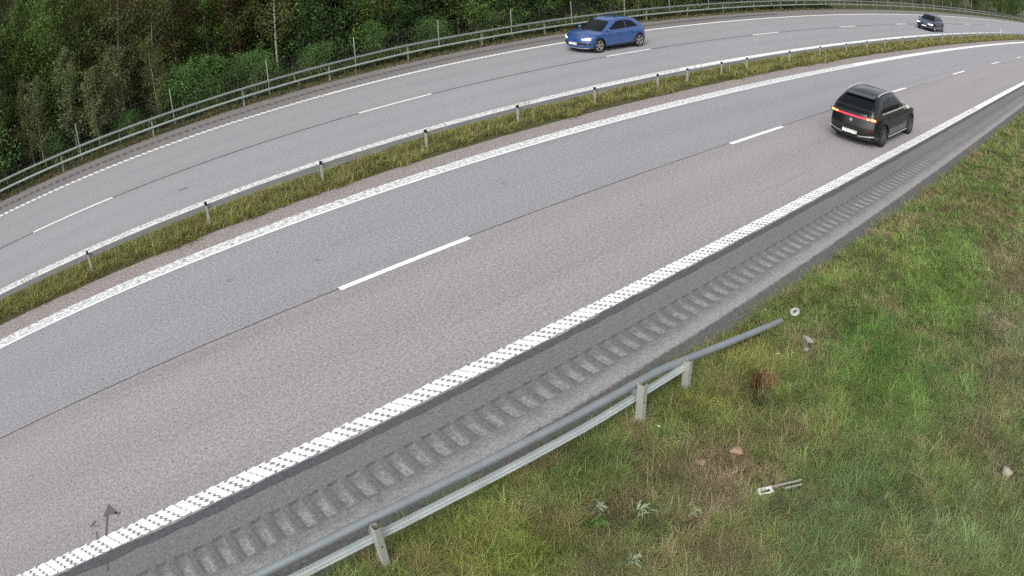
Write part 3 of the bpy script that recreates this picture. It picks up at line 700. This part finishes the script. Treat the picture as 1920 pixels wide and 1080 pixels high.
for k in range(16): V.append((ex[0]-.006, .042*math.cos(k*math.pi/8), .80+.042*math.sin(k*math.pi/8)))
em.add(V, [(k, (k+1) % 16, 16+(k+1) % 16, 16+k) for k in range(16)])
for k in range(3):
    a_ = math.pi/2+k*2*math.pi/3; em.box((ex[0]-.004, .022*math.cos(a_), .80+.022*math.sin(a_)), (.006, .045*abs(math.cos(a_))+.010, .045*abs(math.sin(a_))+.010))
em.obj("emblem", M['chrome'], rt)
sp_ = MB(); sp_.add([(-1.26, -.54, 1.555), (-1.26, .54, 1.555), (-1.57, .53, 1.51), (-1.57, -.53, 1.51), (-1.26, -.54, 1.52), (-1.26, .54, 1.52), (-1.57, .53, 1.48), (-1.57, -.53, 1.48)], [(0, 1, 2, 3), (7, 6, 5, 4), (2, 6, 7, 3), (0, 3, 7, 4), (1, 5, 6, 2), (0, 4, 5, 1)])
sp_.obj("roof_spoiler", mA['paint'], rt)

# --- blue hatchback in the far carriageway, coming towards the camera
CB = dict(L=4.29, W=1.84, wb=2.72, fo=.82, wr=.345, belt=.98, hood=(.93, .76), deck=1.0, fc=.30, rc=.22,
    fprof=([.2, .34, .5, .72, .85, 1.1], [2.06, 2.145, 2.12, 2.08, 1.98, 1.80]), rprof=([.2, .45, .8, 1.1], [-2.05, -2.14, -2.10, -2.02]),
    cab=dict(z0=.92, z1=1.51, f=([0, .5, 1], [1.16, .70, .25]), r=([0, .35, 1], [-1.96, -1.85, -1.35]), w=([0, .5, 1], [.85, .78, .63]), arch=.07, rail=(-1, .2)),
    glass=dict(ws=.88, rw=.86, fwin=((.0, .20), (.84, .18), (.60, .86), (.02, .88)), rwin=((-.62, .26), (-.04, .20), (-.02, .88), (-.48, .78))),
    doors=(1.0, -.05, -.90), handles=(.12, -.78), arch_m=None)
mB_ = car_mats("blue_car", (.026, .072, .215), .22); CB['arch_m'] = mB_['paint']
yB = yaw(25.3)+math.pi; cB = P(25.22, float(12.07)+.92, 0)
rtB, EP, EPT, SD, _ = build_car("car", "blue car with headlights on beside the forest guard rail", cB, yB, CB, mB_, rim=M['alloy'], spokes=5)
for sg in (1, -1):
    h_ = EP("headlight", 1, sg*.42, sg*.84, .665, .70, .64, .745, M['trim'], .010, 8, 3); EP("lamp", 1, sg*.47, sg*.83, .665, .695, .635, .735, M['head_on'], .018, 6, 3, h_)
    EP("bumper_vent", 1, sg*.55, sg*.84, .38, .42, .40, .50, M['trim'], .008)
EP("grille", 1, -.66, .66, .40, .52, .40, .52, M['trim'], .006); EP("licence_plate", 1, -.26, .26, .415, .515, .415, .515, M['plate'], .024, 6, 3)
EP("bumper_lip", 1, -.78, .78, .235, .27, .235, .27, M['chrome'], .016)
# --- dark car farther off
CD = dict(CB); CD['arch_m'] = M['trim']; mD = car_mats("dark_car", (.020, .026, .060), .3)
yD = yaw(63.8)+math.pi; cD = P(63.9, 8.48+.92, 0)
rtD, EP, EPT, SD, _ = build_car("car", "dark navy car farthest away, driving towards the camera beyond the median guard rail", cD, yD, CD, mD, rim=M['alloy'], spokes=5)
for sg in (1, -1): h_ = EP("headlight", 1, sg*.46, sg*.84, .65, .69, .64, .74, M['head_on'], .012, 6, 2)
EP("grille", 1, -.66, .66, .36, .56, .36, .56, M['trim'], .006); EP("licence_plate", 1, -.26, .26, .415, .515, .415, .515, M['plate'], .022, 6, 2)

# ------------------------------------------------------------------ vegetation
def veg_mat(name, rough=.6, trans=.25):
    m = mat(name, rough, spec=.25); N = NT(m); at = N.n("ShaderNodeAttribute", attribute_name="tint"); N.col(at.outputs["Color"])
    tr = N.n("ShaderNodeBsdfTranslucent"); N.l(at.outputs["Color"], tr.inputs["Color"]); mx = N.n("ShaderNodeMixShader"); mx.inputs[0].default_value = trans
    out = [x for x in N.t.nodes if x.type == 'OUTPUT_MATERIAL'][0]; N.l(N.b.outputs[0], mx.inputs[1]); N.l(tr.outputs[0], mx.inputs[2]); N.l(mx.outputs[0], out.inputs[0]); return m
M['blade'] = veg_mat("grass_blades"); M['leaf'] = veg_mat("leaves", .55, .3)
def fast_mesh(name, V, quads, tris, m, tint=None):
    me = bpy.data.meshes.new(name); nq, nt = len(quads), len(tris)
    me.vertices.add(len(V)); me.vertices.foreach_set("co", np.asarray(V, np.float32).ravel())
    lo_ = np.concatenate([np.asarray(quads).ravel(), np.asarray(tris).ravel()]).astype(np.int32); me.loops.add(len(lo_)); me.loops.foreach_set("vertex_index", lo_)
    me.polygons.add(nq+nt); me.polygons.foreach_set("loop_start", np.concatenate([np.arange(nq)*4, nq*4+np.arange(nt)*3]).astype(np.int32))
    if tint is not None:
        at = me.attributes.new("tint", 'FLOAT_COLOR', 'POINT'); at.data.foreach_set("color", np.concatenate([tint, np.ones((len(tint), 1))], 1).astype(np.float32).ravel())
    me.materials.append(m); me.update(calc_edges=True); return me
def blades(name, x, y, z, h, w, yw, lean, col, **k):
    n = len(x); d = np.stack([np.cos(yw), np.sin(yw)], 1); sd_ = np.stack([-np.sin(yw), np.cos(yw)], 1)
    V = np.zeros((n, 5, 3)); b = np.stack([x, y, z], 1)
    for i, (f, ww, lf) in enumerate(((0, 1, 0), (.55, .8, .30))):
        for j, sg in enumerate((-1, 1)):
            V[:, i*2+j, :2] = b[:, :2]+d*(h*lean*lf)[:, None]+sd_*(w*ww*sg/2)[:, None]; V[:, i*2+j, 2] = b[:, 2]+h*f*(1-.30*lean)
    V[:, 4, :2] = b[:, :2]+d*(h*lean)[:, None]; V[:, 4, 2] = b[:, 2]+h*np.clip(1-.48*lean**1.5, .06, 1)
    i0 = np.arange(n)[:, None]*5; q = i0+np.array([0, 1, 3, 2]); t = i0+np.array([2, 3, 4])
    me = fast_mesh(name, V.reshape(-1, 3), q, t, M['blade'], np.repeat(col, 5, 0))
    return tag(link(bpy.data.objects.new(name, me)), **k)
def tufts(s, o, nb, rad, hmean, wbase, colf, name, hvar=.35, leanm=.75, **k):
    x, y = P2(s, o); n = len(s); per = np.maximum(1, RNG.poisson(nb, n)); ii = np.repeat(np.arange(n), per); N_ = len(ii)
    a = RNG.uniform(0, 2*np.pi, N_); r = np.abs(RNG.normal(0, 1, N_))*rad; bx_ = x[ii]+np.cos(a)*r; by_ = y[ii]+np.sin(a)*r
    ts = np.exp(RNG.normal(0, hvar, n)); h = hmean*ts[ii]*RNG.uniform(.55, 1.25, N_)
    bias = RNG.uniform(0, 2*np.pi, n)[ii]; yw = np.where(RNG.random(N_) < .45, a, bias+RNG.normal(0, .8, N_)); lean = np.clip(RNG.normal(leanm, .35, N_), .05, 1.75)
    dist = np.hypot(bx_, by_-0)+1e-3; w = wbase*RNG.uniform(.7, 1.4, N_)*np.clip(np.hypot(dist, 6)/10, 1, 4.5)
    s2, o2 = to_so(bx_, by_); z = gheight(bx_, by_, s2, o2)-.01
    col = colf(x, y, s, o)[ii]*(1+RNG.normal(0, .16, (N_, 1))).clip(.45, 1.7)
    dry = RNG.random(N_) < .13; col[dry] = np.array([.30, .25, .12])*RNG.uniform(.6, 1.1, (dry.sum(), 1))
    return blades(name, bx_, by_, z, h, w, yw, lean, np.clip(col, .005, .9), **k)
PATCH = [(9.5, -8.75, 1.0, (.095, .19, .035)), (13, -8.6, .8, (.10, .20, .035)), (16, -8.1, .8, (.11, .20, .04)), (3.0, -6.6, .6, (.17, .19, .045)), (7.0, -6.7, .5, (.17, .20, .045)), (8.6, -6.6, .6, (.175, .19, .05)), (10.35, -7.78, .75, (.070, .165, .030)), (8.9, -8.6, .7, (.095, .15, .035)), (6.2, -7.61, .55, (.25, .18, .115)), (5.6, -8.05, .4, (.22, .17, .12)), (13.0, -9.9, .45, (.22, .18, .12)), (15.2, -9.7, .5, (.23, .18, .11)), (9.3, -10.6, .35, (.22, .17, .11)), (9.65, -7.04, .38, (.14, .13, .07)), (16.5, -9.2, .9, (.21, .17, .10)), (8.8, -11.3, .35, (.20, .17, .10)),
         (3.4, -7.1, .5, (.15, .18, .035)), (4.6, -7.2, .35, (.17, .13, .07)), (5.0, -8.7, .5, (.18, .15, .085)), (3.9, -8.1, .5, (.17, .15, .085)), (11.5, -10.3, .5, (.18, .16, .09)), (7.4, -8.0, .4, (.18, .16, .085)), (14, -8.0, 1.0, (.12, .20, .04)), (19, -7.8, 1.0, (.17, .15, .07)), (7, -9.6, .7, (.09, .15, .06))]
def col_right(x, y, s, o):
    n1 = fbm(x, y, .55, 31)[:, None]; n2 = fbm(x, y, 1.7, 37)[:, None]; n3 = fbm(x, y, 3.2, 41)[:, None]
    n4 = fbm(x, y, 5.5, 43)[:, None]
    c = np.array([.104, .148, .042])*(1-n2)+np.array([.162, .196, .062])*n2; c = c*(.55+.9*n4)
    c = np.where(n1 > .57, c*.6+np.array([.090, .150, .040])*.4, c)
    br = np.clip((n3*.6+n2*.4-.53)/.10, 0, 1); c = c*(1-.75*br)+np.array([.215, .165, .095])*.75*br
    bl = (np.clip((-o-8.4)/1.0, 0, 1)*np.clip(.35+1.6*(fbm(x, y, .9, 47)-.4), .1, .8))[:, None]; c = c*(1-bl)+np.array([.148, .200, .086])*bl
    for (ps, po, pr, pc) in PATCH:
        f = np.exp(-(((s-ps)/pr/1.2)**2+((o-po)/pr)**2))[:, None]; c = c*(1-.85*f)+np.array(pc)*.85*f
    lump = fbm(x, y, 2.4, 88)[:, None]; return c*1.52*(.45+1.1*lump)
def sample(n, s0, s1, o0, o1, dens):
    s = RNG.uniform(s0, s1, n); o = RNG.uniform(o0, o1, n); k = RNG.random(n) < dens(s, o); return s[k], o[k]
def dens_r(s, o):
    x, y = P2(s, o); az = np.degrees(np.arctan2(x, y)); inv = (az < 85) & (az > -44) & (y > 1.2)
    d = np.hypot(x, y); den = np.clip(9.0/np.maximum(d, 5), .05, 1)**1.15
    e = np.clip((-o-5.68-(fbm(s, o*0, 1.3, 51)-.5)*.45)/.18, 0, 1); bare = np.zeros_like(s)
    for (ps, po, pr, w_) in ((6.2, -7.6, .42, .85), (13.1, -9.85, .3, .6), (15.2, -9.7, .35, .6), (9.65, -7.04, .34, .7), (16.5, -9.2, .6, .5), (8.8, -11.4, .25, .8), (4.7, -7.15, .25, .5), (3.9, -8.3, .35, .4), (7.1, -7.4, .25, .4)): bare = np.maximum(bare, w_*np.exp(-((s-ps)**2+(o-po)**2)/pr**2))
    pat = np.clip(1-1.5*np.clip(fbm(x, y, 1.9, 61)-.55, 0, 1)*2, .3, 1)
    return den*e*inv*(1-bare)*pat
s, o = sample(300000, 0.3, 70, -15.5, -5.55, dens_r)
tufts(s, o, 12, 0.055, .125, .0062, col_right, "verge_grass", leanm=1.1, hvar=.4, kind="stuff", label="thick green and brown grass covering the slope beside the near shoulder", cat="grass")
def col_med(x, y, s, o):
    n2 = fbm(x, y, 1.2, 71)[:, None]; n3 = fbm(x, y, 2.6, 73)[:, None]
    c = (np.array([.125, .145, .042])*(1-n2)+np.array([.195, .20, .066])*n2)*(.6+.8*fbm(x, y, 5, 77)[:, None]); br = np.clip((n3-.52)/.12, 0, 1)*np.clip((s[:, None]+5)/14, .3, 1); return (c*(1-.5*br)+np.array([.19, .145, .065])*.5*br)*1.55
def dens_m(s, o):
    lo_ = 4.95+(fbm(s, o*0, 1.2, 81)-.5)*1.1; hi_ = 6.36+(fbm(s, o*0, .9, 82)-.5)*.8+np.clip(s/60, 0, 1)*.4
    e = np.clip((o-lo_)/.12, 0, 1)*np.clip((hi_-o)/.15, 0, 1)
    x, y = P2(s, o); den = np.clip(14/np.maximum(np.hypot(x, y), 8), .12, 1)**1.0; return e*den
def col_clump(x, y, s, o):
    r_ = RNG.random((len(s), 1)); c = np.where(r_ < .45, np.array([[.16, .24, .05]]), np.where(r_ < .72, np.array([[.24, .27, .075]]), np.where(r_ < .86, np.array([[.09, .16, .04]]), np.array([[.30, .23, .12]]))))
    return c*RNG.uniform(.75, 1.25, (len(s), 1))*(1+.25*np.clip((-o-8.6)/1.5, 0, 1)[:, None]*np.array([-.25, .05, .9]))
s, o = sample(13000, 1, 45, -14, -5.8, lambda s, o: dens_r(s, o)*np.clip(1.6*fbm(s, o, 1.4, 63)-.35, .03, 1)*.75)
tufts(s, o, 26, .055, .17, .0060, col_clump, "grass_clumps", hvar=.35, leanm=.8, kind="stuff", label="longer tufts standing out of the grass on the slope by the near shoulder", cat="grass")
s, o = sample(90000, -4, 110, 4.7, 7.0, dens_m)
tufts(s, o, 10, 0.055, .155, .0065, col_med, "median_grass", leanm=.9, hvar=.45, kind="stuff", label="strip of rough yellow green grass in the median between the carriageways", cat="grass")
def col_fv(x, y, s, o):
    n2 = fbm(x, y, 1.5, 91)[:, None]; c = np.array([.22, .18, .115])*(1-n2)+np.array([.15, .14, .06])*n2
    g = np.clip((o-offF(s)-6.6)/.5, 0, 1)[:, None]; return c*(1-g)+g*(np.array([.05, .075, .022])+.03*n2)
def dens_f(s, o): rf = o-offF(s); e = np.clip((rf-6.15-(fbm(s, s*0, 1.1, 95)-.5)*.4)/.25, 0, 1); return e*.8*np.clip((9.5-rf)/2.5, .12, 1)
s, o = sample(30000, -7, 60, 17.0, 21.5, dens_f)
tufts(s, o, 8, .07, .12, .006, col_fv, "verge_grass", kind="stuff", label="dry brown grass and litter under the forest guard rail", cat="grass")
s, o = sample(16000, -9, 60, 18.4, 24, lambda s, o: np.full(len(s), .6))
tufts(s, o, 9, .12, .42, .013, lambda x, y, s, o: np.array([.035, .06, .018])*(.6+1.1*fbm(x, y, .8, 97)[:, None]), "undergrowth", kind="stuff", label="dark green undergrowth along the wire fence at the forest edge", cat="undergrowth")

# trees: trunk + limbs, crown of leaf-sized faces on twigs
def make_tree(name, H, cr, trunk_r, nleaf, leaf, cols, base=.25, shape='birch', trunk_col=(.30, .29, .25), seed=0, nbr=34, upright=.8):
    rg = np.random.default_rng(seed); tb = MB(); wob = rg.normal(0, .02*H, (8, 2)).cumsum(0)*.35
    ts = np.linspace(0, 1, 8); TP = [Vector((wob[i][0], wob[i][1], H*.97*ts[i])) for i in range(8)]
    tb.tube(TP, [trunk_r*(1-.86*t) for t in ts], 7); cents = []
    for b in range(nbr):
        t = base+(1-base)*(b+rg.random())/nbr; i = min(6, int(t*7)); f = t*7-i; p0 = TP[i].lerp(TP[i+1], f); az = rg.uniform(0, 2*np.pi)
        if shape == 'birch': ln = cr*(1-((t-.5)/.62)**2 if t > .5 else .75+.5*t)*rg.uniform(.55, 1.1)
        elif shape == 'bush': ln = cr*math.sqrt(max(.05, 1-(t*.92)**2))*rg.uniform(.7, 1.1)
        else: ln = cr*(1.05-t)*rg.uniform(.6, 1.1)
        dv = Vector((math.cos(az), math.sin(az), upright*rg.uniform(.3, 1.2))).normalized(); p1 = p0+dv*ln*.55; p2 = p1+(dv+Vector((0, 0, .15))).normalized()*ln*.5
        tb.tube([p0, p1, p2], [trunk_r*.30*(1.1-t), trunk_r*.17*(1.1-t)+.002, .003], 4, False)
        for q in np.linspace(.30, 1.05, 5): cents.append((p0.lerp(p2, q), ln*.26*(1.15-.5*q)))
    cents.append((TP[-1], cr*.2)); C_ = np.array([list(c[0]) for c in cents]); Rr = np.array([c[1] for c in cents])
    ci = rg.integers(0, len(C_), nleaf); d = rg.normal(0, 1, (nleaf, 3)); p = C_[ci]+d*(Rr[ci][:, None]*.62+.03)
    p[:, 2] = np.maximum(p[:, 2], .05)
    u = rg.normal(0, 1, (nleaf, 3)); u /= np.linalg.norm(u, axis=1)[:, None]; w = rg.normal(0, 1, (nleaf, 3))+np.array([0, 0, .5]); v = np.cross(u, w); v /= np.linalg.norm(v, axis=1)[:, None]
    sz = leaf*rg.uniform(.6, 1.35, (nleaf, 1)); V = np.stack([p-u*sz, p-v*sz*.5, p+u*sz, p+v*sz*.5], 1).reshape(-1, 3)
    ctone = rg.uniform(.65, 1.35, len(C_))[ci][:, None]; a_, b_ = np.array(cols[0]), np.array(cols[1]); m_ = rg.random((nleaf, 1)); col = (a_*(1-m_)+b_*m_)*ctone
    me = fast_mesh(name+"_crown", V, np.arange(nleaf*4).reshape(-1, 4), np.zeros((0, 3), int), M['leaf'], np.repeat(col, 4, 0).clip(.002, .8))
    tm = bpy.data.meshes.new(name+"_trunk"); tm.from_pydata(tb.V, [], tb.F); tm.materials.append(bark(trunk_col)); tm.polygons.foreach_set("use_smooth", [True]*len(tm.polygons))
    return name, tm, me
BK = {}
def bark(c):
    if c not in BK:
        m = mat("bark", .9); N = NT(m); tc = N.n("ShaderNodeTexCoord"); N.col(N.mix(N.ramp(N.noise(N.scale(tc.outputs["Object"], (6, 6, 1.5)), 1.5, 4, .7), .4, .7), c, tuple(x*.4 for x in c))); BK[c] = m
    return BK[c]
def place(tree, s, o, rz, sc, label, cat="tree", group=None, dz=0):
    name, tm, me = tree; x, y = P2(s, o); z = float(gheight(np.array([float(x)]), np.array([float(y)]))[0])
    e = empty(name, (float(x), float(y), z-.03+dz), rz, label=label, cat=cat, group=group); e.scale = (sc, sc, sc) if not isinstance(sc, tuple) else sc
    link(bpy.data.objects.new("trunk", tm), e); link(bpy.data.objects.new("crown", me), e); return e
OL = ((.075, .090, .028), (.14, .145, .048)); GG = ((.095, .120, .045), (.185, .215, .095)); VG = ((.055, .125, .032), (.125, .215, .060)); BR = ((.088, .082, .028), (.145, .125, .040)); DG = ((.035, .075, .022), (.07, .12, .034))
T_will = [make_tree("willow_sapling", 4.2, .95, .045, 5200, .045, GG, .18, 'birch', (.20, .21, .16), 11, 40, 1.6), make_tree("willow_sapling", 3.7, 1.1, .045, 5200, .045, GG, .15, 'birch', (.20, .21, .16), 12, 40, 1.4)]
T_bush = [make_tree("green_bush", 1.7, 1.5, .04, 7000, .045, VG, .05, 'bush', (.10, .09, .06), 21, 50, .7), make_tree("green_bush", 2.2, 1.2, .04, 7000, .045, VG, .05, 'bush', (.10, .09, .06), 22, 50, .9)]
T_bir = [make_tree("birch", 8.5, 1.7, .062, 9000, .060, OL, .13, 'birch', (.34, .33, .28), 31, 56, .7), make_tree("birch", 9.5, 1.5, .062, 9000, .060, OL, .20, 'birch', (.34, .33, .28), 32, 56, .8), make_tree("birch", 8.0, 1.9, .055, 9000, .060, BR, .12, 'birch', (.30, .29, .24), 33, 56, .7)]
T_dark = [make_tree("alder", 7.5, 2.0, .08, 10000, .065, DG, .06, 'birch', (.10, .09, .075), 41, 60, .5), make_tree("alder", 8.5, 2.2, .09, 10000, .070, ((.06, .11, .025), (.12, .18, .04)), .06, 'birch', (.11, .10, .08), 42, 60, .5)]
# front row: each one can be told apart in the photograph
for (i, s, o, sc, lab) in ((0, 2.1, 20.1, 1.16, "pale grey green willow sapling with the tallest pointed top, above the second fence post"),
    (1, 4.3, 20.4, 1.10, "pale willow sapling with forked leafy top nearest the brown trunks"), (0, .4, 19.8, .98, "grey green willow sapling standing left of the tallest one"), (1, 3.1, 19.6, .95, "grey green willow sapling between the two tall pointed ones"), (0, -1.6, 20.0, .80, "small pale willow sapling near the left edge")):
    place(T_will[i], s, o, random.uniform(0, 6), sc, lab, "sapling")
for (i, s, o, sc, lab) in ((0, -2.9, 20.3, 1.7, "bright green bush at the left edge behind the guard rail"), (0, 7.3, 20.6, 1.22, "bright green bush left part of the big bush behind the third fence post"), (1, 8.9, 20.9, 1.02, "bright green bush with the highest rounded top behind the wire fence"), (0, 10.8, 20.6, .98, "low bright green bush ending at the dark gap in the forest"),
    (1, 1.0, 20.0, .62, "small deep green bush among the thin trunks left of the second fence post"), (0, 4.6, 20.0, .55, "little deep green bush at the foot of the pale leaning trunk"), (1, 17.5, 21.4, .85, "yellow green bush behind the fence post farthest right of the dark gap"), (0, 14.6, 21.5, .75, "dark green bush just right of the dark gap"), (0, 20.8, 21.3, .8, "green bush behind the fence near the blue car"), (1, 24.5, 21.6, .85, "green bush closest to the blue car")):
    place(T_bush[i], s, o, random.uniform(0, 6), sc, lab, "bush")
# thin pale trunks and the wood behind, rows going back from the fence
gi = 0
rows = [(20.4, 1.5, -6, 11.5, .55, (0, 1)), (22.5, 1.7, -8, 46, .95, (0, 1, 4)), (24.6, 1.9, -10, 58, 1.0, (0, 4, 2)), (27, 2.1, -12, 64, 1.05, (1, 3, 2)), (30, 2.4, -14, 70, 1.15, (4, 2, 0)), (34, 2.8, -18, 74, 1.3, (3, 2, 4)), (39, 3.4, -22, 80, 1.5, (4, 3, 2)), (46, 4.2, -28, 90, 1.7, (3, 4))]
ALLT = T_bir+T_dark
for ri, (o0, step, sa, sb, sc, kinds) in enumerate(rows):
    s = sa
    while s < sb:
        k = random.choice(kinds)
        if ri == 0 and ((s < 5.5 and random.random() < .6) or 6 < s < 12.5): s += step; continue
        if ri == 1 and 6 < s < 12 and random.random() < .3: s += step; continue
        if ri > 0 and s > 12 and random.random() < .6: k = random.choice((3, 4, 4))
        nm = ALLT[k][0]; oo = o0+random.uniform(-.8, .8)*(.4 if ri == 0 else 1)
        if ri == 0: t_, lab, g = ALLT[k], "slender young birch with thin pale trunk at the forest edge behind the fence", "young birches at the forest edge"
        elif k == 2: t_, lab, g = ALLT[k], "birch with brownish leaves deeper in the wood", "brownish birches in the wood"
        elif k < 2: t_, lab, g = ALLT[k], "olive green birch with thin pale trunk inside the wood", "olive birches in the wood"
        elif k == 3: t_, lab, g = ALLT[k], "dark green tree filling the shade of the wood", "dark trees in the wood"
        else: t_, lab, g = ALLT[k], "mid green leafy tree inside the wood", "green trees in the wood"
        place(t_, s+random.uniform(-.6, .6), oo, random.uniform(0, 6.28), sc*random.uniform(.85, 1.15), lab, "tree", g)
        s += step*random.uniform(.8, 1.2)

s = 60
while s < 190:
    k = random.choice((1, 3, 4, 4)); place(ALLT[k], s, 24.5+random.uniform(-1, 3), random.uniform(0, 6), random.uniform(1.0, 1.4), "green leafy tree in the far stretch of the wood beyond the cars", "tree", "trees in the far stretch of the wood"); s += random.uniform(2.8, 4.6)
# ------------------------------------------------------------------ small things in the right verge
def stone(loc, d, lab, seed=0, col=(.36, .33, .28)):
    bm = bmesh.new(); bmesh.ops.create_icosphere(bm, subdivisions=3, radius=1); rg = random.Random(seed); off = [rg.uniform(-1, 1) for _ in range(6)]
    for v in bm.verts:
        n = v.co.copy(); f = 1+.18*math.sin(3*n.x+off[0]*3)*math.cos(2.5*n.y+off[1]*3)+.12*math.sin(6*n.z+off[2]*4+3*n.x); v.co = Vector((n.x*d[0]*f, n.y*d[1]*f, n.z*d[2]*f))
    me = bpy.data.meshes.new("stone"); bm.to_mesh(me); bm.free(); m = mat("stone", .9); N = NT(m); tc = N.n("ShaderNodeTexCoord"); N.col(N.mix(N.noise(tc.outputs["Object"], 14, 4, .6), tuple(c*.6 for c in col), col)); me.materials.append(m)
    me.polygons.foreach_set("use_smooth", [True]*len(me.polygons)); o_ = bpy.data.objects.new("stone", me); link(o_); o_.location = loc; o_.rotation_euler = (0, 0, rg.uniform(0, 3)); return tag(o_, lab, "stone")
stone(P(8.81, -11.36, .05), (.11, .08, .07), "pale brown stone lying in the grass near the right edge", 1)
stone(P(9.55, -6.98, .05), (.12, .045, .05), "long grey stone on bare soil below the round disc", 2, (.30, .29, .26))
stone(P(9.30, -7.10, .04), (.055, .04, .035), "small grey stone right below the long grey stone", 3, (.33, .32, .29))
stone(P(6.55, -7.66, .04), (.10, .07, .04), "reddish brown lump of soil on the bare patch above the steel bracket", 4, (.34, .23, .16))
stone(P(6.05, -7.45, .04), (.07, .06, .035), "small reddish clod on the bare patch, left of the larger lump", 5, (.30, .21, .15))
# round disc with a slot, beside the rail end
dc = empty("round_disc", P(10.08, -6.37, .10), yaw(10), label="pale round metal disc with a dark slot lying beside the end of the guard rail", cat="disc"); dc.rotation_euler = (R(-12), R(-14), yaw(10))
mb = MB(); mb.tube([(0, 0, -.03), (0, 0, .0)], .085, 24); mb.obj("plate", mat("pale_disc", .7, (.36, .37, .35)), dc)
mb = MB(); mb.tube([(0, 0, .0005), (0, 0, .012)], .105, 24); V = []; n = 24
rim_ = MB(); V = [(r_*math.cos(2*math.pi*k/n), r_*math.sin(2*math.pi*k/n), z) for (r_, z) in ((.088, -.02), (.088, .014), (.072, .014), (.072, .001)) for k in range(n)]
rim_.add(V, [(j*n+k, j*n+(k+1) % n, (j+1)*n+(k+1) % n, (j+1)*n+k) for j in range(3) for k in range(n)]); rim_.obj("rim", mat("pale_rim", .6, (.46, .47, .45)), dc)
mb = MB(); mb.box((.010, .0, .004), (.075, .035, .004)); mb.obj("slot", M['dark'], dc)
# steel bracket
br = empty("steel_bracket", P(6.33, -8.56, .085), 0, label="narrow bent piece of white painted steel channel lying in the grass", cat="metal bracket")
d_ = P(6.62, -8.72, 0)-P(6.08, -8.37, 0); br.rotation_euler = (R(6), 0, math.atan2(d_.y, d_.x)); LB = d_.length
mw = mat("chalky_white", .6, (.66, .68, .66)); mgy = steel("dull_steel", (.30, .30, .27), (.46, .45, .40), .6, .2)
mb = MB(); mb.box((-LB/2+.10, 0, -.016), (.20, .085, .004)); mb.box((-LB/2+.10, .042, .0), (.20, .004, .036)); mb.box((-LB/2+.10, -.042, .0), (.20, .004, .036)); mb.box((-LB/2, 0, .0), (.006, .085, .036)); mb.obj("end_plate", mw, br)
mb = MB(); mb.box((.10, .036, .0), (LB-.22, .012, .03)); mb.obj("arm", mgy, br); mb = MB(); mb.box((.16, -.036, .002), (LB-.38, .012, .026)); mb.obj("arm", mgy, br)
mb = MB(); mb.box((-LB/2+.10, 0, -.010), (.11, .03, .006)); mb.obj("slot", M['dark'], br)
# weeds
def weed(s, o, r, n, cols, lab, h=.16, lw=.05, seed=0, name="weed", up=.5):
    rg = np.random.default_rng(seed); V = []; F = []; T_ = []
    for i in range(n):
        a = rg.uniform(0, 6.28); l = r*rg.uniform(.6, 1.1); zz = h*rg.uniform(.4, 1.2); d = np.array([math.cos(a), math.sin(a)]); sd_ = np.array([-d[1], d[0]]); cx = rg.normal(0, r*.22, 2); w = lw*rg.uniform(.7, 1.2); b = len(V)
        for t, wf_, zf in ((0, .15, 0), (.35, .9, up*.9), (.7, .8, up*1.1), (1, .05, up*.7)):
            for sg in (-1, 1): q = cx+d*l*t+sd_*sg*w/2*wf_; V.append((q[0], q[1], zz*zf+.02+(.008 if sg > 0 else 0)))
        F += [(b+2*k, b+2*k+1, b+2*k+3, b+2*k+2) for k in range(3)]; c = np.array(cols[0])+(np.array(cols[1])-np.array(cols[0]))*rg.random(); T_ += [c*rg.uniform(.8, 1.2)]*8
    me = fast_mesh(name, np.array(V), np.array(F), np.zeros((0, 3), int), M['leaf'], np.array(T_)); x, y = P2(s, o)
    o_ = bpy.data.objects.new(name, me); link(o_); o_.location = (float(x), float(y), float(gheight(np.array([float(x)]), np.array([float(y)]))[0])+.05); return tag(o_, lab, "plant")
PG = ((.20, .25, .15), (.30, .35, .23))
weed(4.54, -7.11, .13, 16, PG, "pale grey green weed, the left one of the pair in the lower grass", .17, .022, 1); weed(4.85, -7.49, .15, 18, PG, "pale grey green weed with spreading leaves, right one of the pair", .17, .024, 2)
weed(4.19, -7.99, .13, 14, PG, "pale grey green weed at the bottom edge", .15, .022, 3); weed(4.3, -7.25, .16, 40, ((.06, .13, .03), (.10, .19, .04)), "dark green leafy tuft left of the pale weeds", .20, .012, 4)
weed(7.82, -7.12, .26, 110, ((.16, .10, .045), (.24, .175, .075)), "reddish brown bushy dock plant right of the last rail post", .34, .018, 5, up=.9)
weed(7.55, -7.30, .22, 60, ((.07, .085, .03), (.12, .13, .05)), "dark olive tuft just below the reddish brown plant", .22, .016, 6, up=.8)
weed(5.25, -7.95, .14, 26, ((.24, .28, .14), (.32, .34, .18)), "pale yellow green tuft left above the steel bracket", .16, .014, 7)
# a few bits of pale litter / leaves
lf = mat("pale_leaf", .7, (.55, .58, .42)); 
def bit(s, o, r, lab): 
    mb = MB(); mb.add([(r, 0, .0), (.3*r, .5*r, .012), (-r, .1*r, 0), (-.2*r, -.5*r, .006)], [(0, 1, 2), (0, 2, 3)]); mb.add([(r, 0, -.004), (.3*r, .5*r, .008), (-r, .1*r, -.004), (-.2*r, -.5*r, .002)], [(2, 1, 0), (3, 2, 0)])
    q = mb.obj("fallen_leaf", lf); q.location = P(s, o, .11); q.rotation_euler = (0, 0, random.uniform(0, 3)); return tag(q, lab, "leaf")
bit(6.15, -6.62, .035, "pale fallen leaf in the grass just right of the tallest rail post"); bit(8.75, -6.85, .03, "pale fallen leaf on dark soil below the long grey stone"); bit(9.75, -5.95, .025, "tiny pale leaf at the pavement edge above the rail end")
